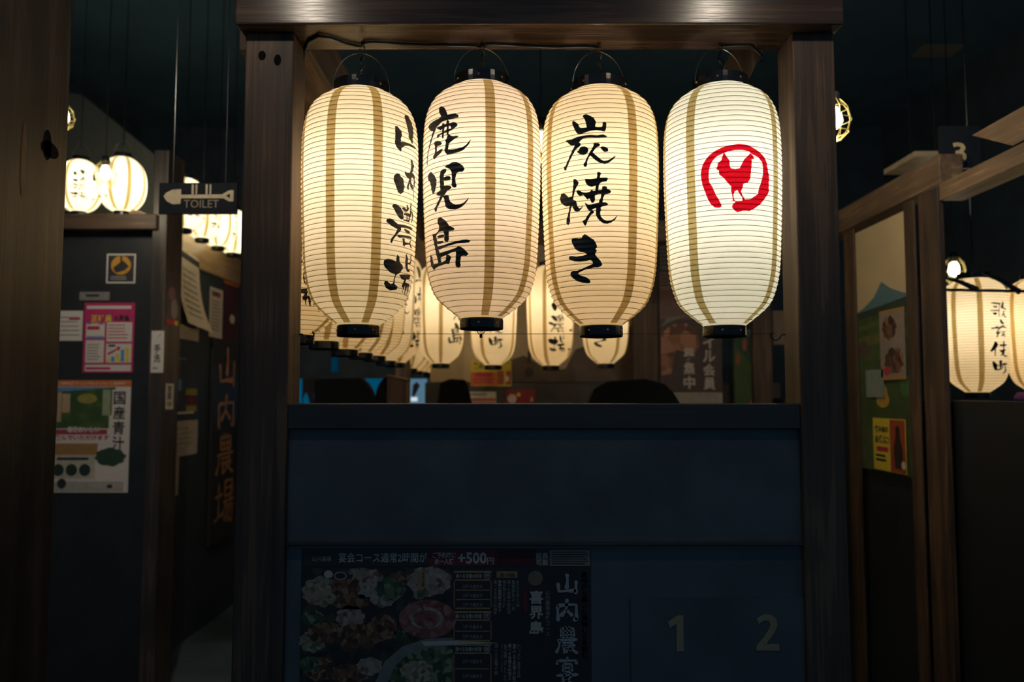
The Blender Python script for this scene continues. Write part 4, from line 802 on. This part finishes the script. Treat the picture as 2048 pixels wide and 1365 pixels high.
s = sheetY('red_card', 1012, 780, 1070, 814, BY - .12, plain('crimson card', (.30, .015, .03), .5)); tag(s.o, 'red card with white flower and yellow heart on the dark panelling', 'card'); s.disc(1024, 798, 9, 9, M['white_paper'], 'flower_print', wob=.12); s.disc(1037, 790, 4, 4, M['yellow_print'], 'heart_print'); s.poly([(1060, 803), (1064, 793), (1066, 803)], M['white_paper'], 'flower_print')
MEM = onY(1380, 700, 4.86)
s = sheetY('membership_poster', 1320, 556, 1443, 812, 4.86, plain('dark brown photo print', (.07, .045, .04), .5)); tag(s.o, 'dark poster with grilled chicken photo and white recruiting characters', 'poster')
s.rect(1320, 560, 1443, 640, plain('dusty mauve print', (.16, .09, .075), .6), 'photo_ground'); grill = blotch('grilled chicken photo', [(0, (.09, .035, .02, 1)), (.35, (.30, .12, .06, 1)), (.7, (.42, .20, .11, 1)), (1, (.14, .05, .03, 1))], 16)
s.poly([(1322, 668), (1345, 650), (1372, 648), (1392, 655), (1400, 690), (1388, 712), (1352, 700), (1340, 735), (1322, 735)], grill, 'grilled_chicken', .001); s.poly([(1322, 735), (1346, 722), (1342, 748), (1322, 752)], grill, 'grilled_chicken', .0012)
s.poly([(1322, 655), (1335, 636), (1380, 630), (1340, 645)], plain('grey green photo', (.18, .17, .14), .5), 'photo_garnish', .001)
wp = plain('warm white print', (.52, .46, .42), .6)
s.text('バイル会員', 1405, 645, 1430, 782, wp, split=True, bold=.03, z=.0016); s.text('募集中', 1366, 695, 1389, 780, wp, split=True, bold=.04, z=.0016)
s.rect(1322, 786, 1443, 811, plain('buff footer', (.40, .34, .29), .6), 'footer'); s.lines(1350, 790, 1438, 808, 3, M['grey_print'], .5)
s = sheetY('small_notice', 1319, 545, 1341, 580, 4.855, plain('brown notice', (.22, .15, .12), .6)); tag(s.o, 'small brown notice above the grilled chicken poster', 'notice'); s.lines(1321, 550, 1338, 576, 4, M['dark_print'], .4)
s = sheetY('menu_strip', 1319, 463, 1341, 540, 4.855, plain('dim menu paper', (.16, .12, .09), .6)); tag(s.o, 'dim menu strip seen in the gap beside the rooster lantern', 'notice'); s.rect(1319, 466, 1341, 472, gold, 'ochre_rule'); s.lines(1321, 482, 1339, 536, 7, M['dark_print'], .45)
s = sheetY('farm_mural', 1468, 660, 1512, 814, 4.95, plain('mural green', (.07, .12, .035), .7, noise=.2, scale=9), .02); tag(s.o, 'green painted field strip with orange crops behind the rooster lantern', 'mural')
s.poly([(1468, 660), (1512, 660), (1512, 672), (1468, 674)], plain('mural blue', (.06, .16, .24), .7), 'painted_sky'); s.poly([(1468, 674), (1512, 672), (1512, 740), (1468, 690)], plain('mural dark green', (.04, .09, .05), .7), 'painted_field')
for x, y, rx, ry in ((1490, 690, 4.5, 13), (1476, 719, 4, 12), (1503, 805, 5, 8)): s.disc(x, y, rx, ry, plain('mural orange', (.38, .11, .04), .7), 'painted_crop', .0012)
s = sheetY('beige_panel', 1546, 622, 1590, 690, 4.98, plain('dull beige panel', (.22, .16, .11), .7), .02); tag(s.o, 'dull beige panel seen beside the right post', 'panel')

# seats, menu stand and blue screens low in the booth
black = plain('black upholstery', (.005, .006, .007), .8, spec=.12)
def seat(pts, Y, label):
    P = [onY(x, y, Y) for x, y in pts]; P = [Vector((P[0].x, Y, .45))] + P + [Vector((P[-1].x, Y, .45))]
    o = empty('high_back_seat'); tag(o, label, 'seat', 'dark high-backed seats')
    MB().prism(P[::-1], (0, .09, 0)).build('backrest', black, o, bevel=.008)
    a, b = min(p.x for p in P), max(p.x for p in P); MB().box(a, b, Y + .005, Y + .45, .36, .45).build('seat_cushion', black, o, bevel=.02); MB().box(a + .02, b - .02, Y + .02, Y + .42, 0, .36).build('seat_base', M['wood_x'], o)
seat([(628, 812), (628, 764), (634, 758), (722, 756), (732, 765), (742, 780), (752, 812)], 4.3, 'broad dark seat back in front of the blue screen')
seat([(748, 812), (752, 780), (760, 764), (768, 756), (774, 754), (774, 812)], 3.7, 'narrow dark seat back beside the brown menu stand')
seat([(874, 812), (880, 766), (900, 758), (930, 760), (936, 775), (944, 812)], 4.6, 'dark seat back below the beige wall left of pink card')
seat([(1176, 812), (1188, 778), (1215, 763), (1290, 758), (1330, 768), (1348, 786), (1364, 812)], 3.1, 'wide dark seat back in front of the grilled chicken poster')
P = [onY(774, 812, 3.4), onY(774, 752, 3.4), onY(813, 762, 3.4), onY(815, 812, 3.4)]
mm = empty('menu_stand'); tag(mm, 'brown wooden menu stand with slanted top between the seats', 'menu stand')
mz = P[0].z - .02; MB().prism([Vector((P[0].x, 3.4, mz)), P[1], P[2], Vector((P[3].x, 3.4, mz))][::-1], (0, .10, 0)).build('case', M['wood_z'], mm, bevel=.002)
MB().prism([P[1] + Vector((-.004, -.006, 0)), P[1] + Vector((-.004, -.006, .007)), P[2] + Vector((.004, -.006, .007)), P[2] + Vector((.004, -.006, 0))][::-1], (0, .115, 0)).build('slanted_lid', M['pale_x'], mm)
MB().box(P[0].x + .02, P[3].x - .02, 3.42, 3.48, 0, mz).build('stand_leg', M['wood_z'], mm)
def screen(x0, y0, x1, y1, Y, col, power, label, name='blue_screen'):
    s = sheetY(name, x0, y0, x1, y1, Y, plain('screen bezel', (.02, .02, .025), .4), .03); tag(s.o, label, 'screen', 'blue lit screens')
    s.rect(x0 + 1, y0 + 1, x1 - 1, y1 - 1, emit('lit screen ' + label[:12], col, power), 'lit_face'); return s
s = screen(560, 757, 775, 830, 6.8, (.0, .30, .62, 1), .20, 'wide blue lit screen low behind the seats')
for pts in ([(604, 830), (604, 757), (640, 757), (628, 790), (632, 830), (622, 830), (618, 800), (612, 785), (606, 800), (612, 830)],): s.poly(pts, M['dark_print'], 'figure_print', .001)
screen(662, 712, 677, 746, 7.59, (.0, .25, .55, 1), .09, 'small upright blue screen above the seat backs')
s = screen(814, 757, 855, 811, 6.2, (.20, .42, .60, 1), .38, 'pale blue rounded screen beyond the menu stand')
s.poly([(826, 770), (834, 764), (840, 772), (833, 786), (826, 798), (824, 790)], M['dark_print'], 'figure_print', .001); s.rects([(822, 795, 835, 803)], emit('white screen text', (.8, .9, 1, 1), .8), 'caption_print', .0012)

# ------------------------------------------------------------------ right booth
RXP = 1.6
rb = empty('timber_railing'); tag(rb, 'receding dark timber rails and posts of booth three', 'wooden frame')
def railpts(a): return [onX(px, py, RXP) for px, py in a]
zt1, zb1 = EYE + .902, EYE + .79
yA, yB = onX(1686, 430, RXP).y, onX(1879, 340, RXP).y
MB().box(RXP, RXP + .09, yB, 5.2, zb1, zt1).build('upper_rail', M['pale_y'], rb, bevel=.003)
q = [(RXP, 1.6, zb1 + .005), (RXP, 2.50, zb1 + .005), (RXP, 2.72, zt1), (RXP, 1.6, zt1)]
MB().prism(q[::-1], (.09, 0, 0)).build('cut_rail', M['pale_y'], rb, bevel=.002)
MB().box(RXP - .005, RXP + .085, 1.6, yB + .0, EYE + .722, EYE + .787).build('lower_rail', M['pale_y'], rb, bevel=.003)
for x0, x1, dx in ((1690, 1710, 0), (1812, 1832, 0), (1842, 1882, -.012)):
    ya, yb = onX(x1, 600, RXP + dx).y, onX(x0, 600, RXP + dx).y
    MB().box(RXP + dx, RXP + .011, ya, yb, 0, zb1 - .012).build('post', M['wood_z'], rb, bevel=.003)
ya, yb = onX(1832, 700, RXP).y, onX(1700, 700, RXP).y
MB().box(RXP + .03, RXP + .09, 1.6, 5.2, 0, onX(1890, 802, RXP).z).build('low_panel', plain('black low panel', (.012, .016, .02), .6), rb)
s = sheetX('farm_landscape_mural', 1706, 440, 1832, 945, RXP + .012, plain('mural field green', (.060, .095, .035), .7, noise=.25, scale=12), .015)
tag(s.o, 'painted mural of blue mountain over green fields beside booth three', 'mural')
s.rect(1706, 440, 1832, 615, plain('mural sky beige', (.60, .48, .28), .7, noise=.06, scale=5), 'painted_sky')
s.poly([(1712, 617), (1735, 606), (1756, 590), (1772, 562), (1790, 580), (1808, 592), (1832, 604), (1832, 617)], plain('mural mountain blue', (.10, .20, .24), .7), 'painted_mountain', .001)
s.poly([(1706, 617), (1770, 610), (1832, 602), (1832, 622), (1770, 626), (1706, 632)], plain('mural forest', (.03, .055, .04), .7), 'painted_forest', .0012)
for (y0, y1, c) in ((640, 655, (.08, .13, .03)), (664, 690, (.13, .13, .035)), (702, 722, (.06, .11, .03)), (800, 860, (.05, .085, .025))): s.poly([(1706, y0 + 6), (1832, y0 - 8), (1832, y1 - 10), (1706, y1)], plain('mural field stripe', c, .7, noise=.2, scale=14), 'painted_field', .0009)
s.disc(1730, 694, 12, 18, plain('mural house brown', (.10, .065, .05), .7), 'painted_house', .0012)
s.disc(1768, 790, 10, 22, plain('mural squash yellow', (.50, .31, .04), .7), 'painted_squash', .0013); s.disc(1768, 800, 13, 16, plain('mural squash yellow2', (.50, .31, .04), .7), 'painted_squash', .0014)
s.disc(1812, 772, 10, 22, M['green_print'], 'painted_tree', .0011)
s = sheetX('meat_poster', 1760, 618, 1810, 760, RXP + .004, plain('greyish photo paper', (.30, .24, .21), .5)); tag(s.o, 'poster of grilled meat photos pinned on the farm mural', 'poster')
s.rects([(1760, 618, 1810, 623), (1760, 755, 1810, 760)], plain('amber border', (.45, .24, .05), .6), 'border'); meat = blotch('grilled meat photo', [(0, (.03, .02, .018, 1)), (.5, (.13, .06, .04, 1)), (1, (.30, .15, .09, 1))], 30)
s.disc(1780, 655, 14, 24, meat, 'meat_photo', wob=.12); s.disc(1788, 722, 19, 26, meat, 'meat_photo', wob=.1); s.disc(1773, 742, 6, 9, M['red_print'], 'meat_photo', .001)
s = sheetX('pale_note', 1732, 740, 1767, 795, RXP + .004, plain('pale teal note', (.22, .29, .27), .7)); tag(s.o, 'pale teal note pinned on the farm mural', 'notice'); s.lines(1738, 758, 1758, 790, 3, M['grey_print'], .3)
s = sheetX('sauce_poster', 1747, 838, 1812, 944, RXP + .003, M['yellow_print']); tag(s.o, 'yellow and red bottle poster at the foot of the farm mural', 'poster')
s.rect(1782, 840, 1811, 943, plain('brick red print', (.38, .07, .03), .6), 'red_field'); s.text('飲み会の', 1751, 853, 1779, 870, M['dark_print'], bold=.04); s.text('お供に!', 1751, 873, 1780, 890, M['dark_print'], bold=.04); s.rects([(1754, 896, 1778, 906)], M['red_print'], 'red_band'); s.lines(1752, 912, 1778, 930, 2, M['dark_print'], .5)
s.poly([(1791, 935), (1789, 895), (1793, 875), (1794, 852), (1801, 852), (1802, 875), (1806, 895), (1805, 935)], plain('bottle print', (.05, .03, .025), .4), 'bottle_print', .0012); s.disc(1807, 927, 4, 8, M['white_paper'], 'cup_print', .0013)
s = sheetY('table_number_plate', 1882, 252, 1962, 336, 2.96, plain('black plate', (.010, .012, .015), .45), .02); tag(s.o, 'black plate with gold table number three above the rail', 'number plate')
s.poly([(1905, 287), (1914, 285), (1925, 287), (1930, 293), (1930, 299), (1926, 304), (1931, 309), (1932, 316), (1928, 323), (1918, 327), (1904, 326), (1904, 319), (1916, 319), (1922, 315), (1922, 311), (1917, 308), (1910, 308), (1910, 302), (1917, 301), (1921, 297), (1920, 294), (1914, 293), (1907, 295)], plain('gold numeral', (.60, .48, .27), .5), 'numeral', .0015)
MB().box(0, .04, -.055, 0, -.02, -.002).build('bracket', M['black_wire'], s.o)
# pale boxes hung from the ceiling and the vent
p0, p1 = onZ(1830, 313, EYE + 1.05), onZ(1768, 350, EYE + 1.05)
hb = empty('hung_shelf'); tag(hb, 'pale wooden shelf board hung above the receding rail', 'shelf')
MB().box(p0.x, p0.x + .22, p0.y, p1.y, EYE + 1.05, EYE + 1.075).build('board', wood('light shelf wood', (.42, .34, .22), (.60, .50, .33), 'x'), hb, bevel=.002)
for yy in (p0.y + .04, p1.y - .04): MB().tube([(p0.x + .11, yy, EYE + 1.07), (p0.x + .11, yy, CEIL)], .003, 6).build('hanging_rod', M['black_wire'], hb)
v0, v1 = onZ(1848, 88, CEIL), onZ(1832, 111, CEIL)
vt = empty('ceiling_vent'); tag(vt, 'grey ceiling vent above booth three', 'vent'); mv = plain('grey vent metal', (.30, .27, .23), .5)
vx0, vx1, vy0, vy1 = v0.x, onZ(1930, 88, CEIL).x, v0.y, v1.y
MB().box(vx0, vx1, vy0, vy1, CEIL - .015, CEIL - .001).build('frame', mv, vt, bevel=.002)
for k in range(5): y_ = vy0 + .02 + (vy1 - vy0 - .05) * k / 4; MB().box(vx0 + .015, vx1 - .015, y_, y_ + .008, CEIL - .022, CEIL - .0151).build('slat', mv, vt)
# dark rail and slanting brackets in front of the Kabukicho lantern
rr = empty('lantern_rail'); tag(rr, 'thin dark rail with slanting brackets crossing the Kabukicho lantern', 'rail')
a, b = onY(1880, 580, 3.1), onY(2120, 584, 3.1); MB().tube([a, b], .006, 8).build('bar', M['black_wire'], rr, True)
for x0, y0, x1, y1 in ((1890, 556, 1955, 580), (1965, 545, 2040, 585)): MB().tube([onY(x0, y0, 3.12), onY((x0 + x1) / 2, (y0 + y1) / 2 - 3, 3.11), onY(x1, y1, 3.1)], [.004, .009, .012], 8).build('bracket', M['black_wire'], rr, True)
c = onY(2046, 795, 3.4); tag(MB().lathe([(.001, -.03), (.03, -.02), (.035, .0), (.02, .02), (.001, .022)], 16, c).build('purple_cushion', plain('purple cloth', (.16, .05, .30), .7), None, True), 'bit of purple cloth under the lantern at the right edge', 'cloth')
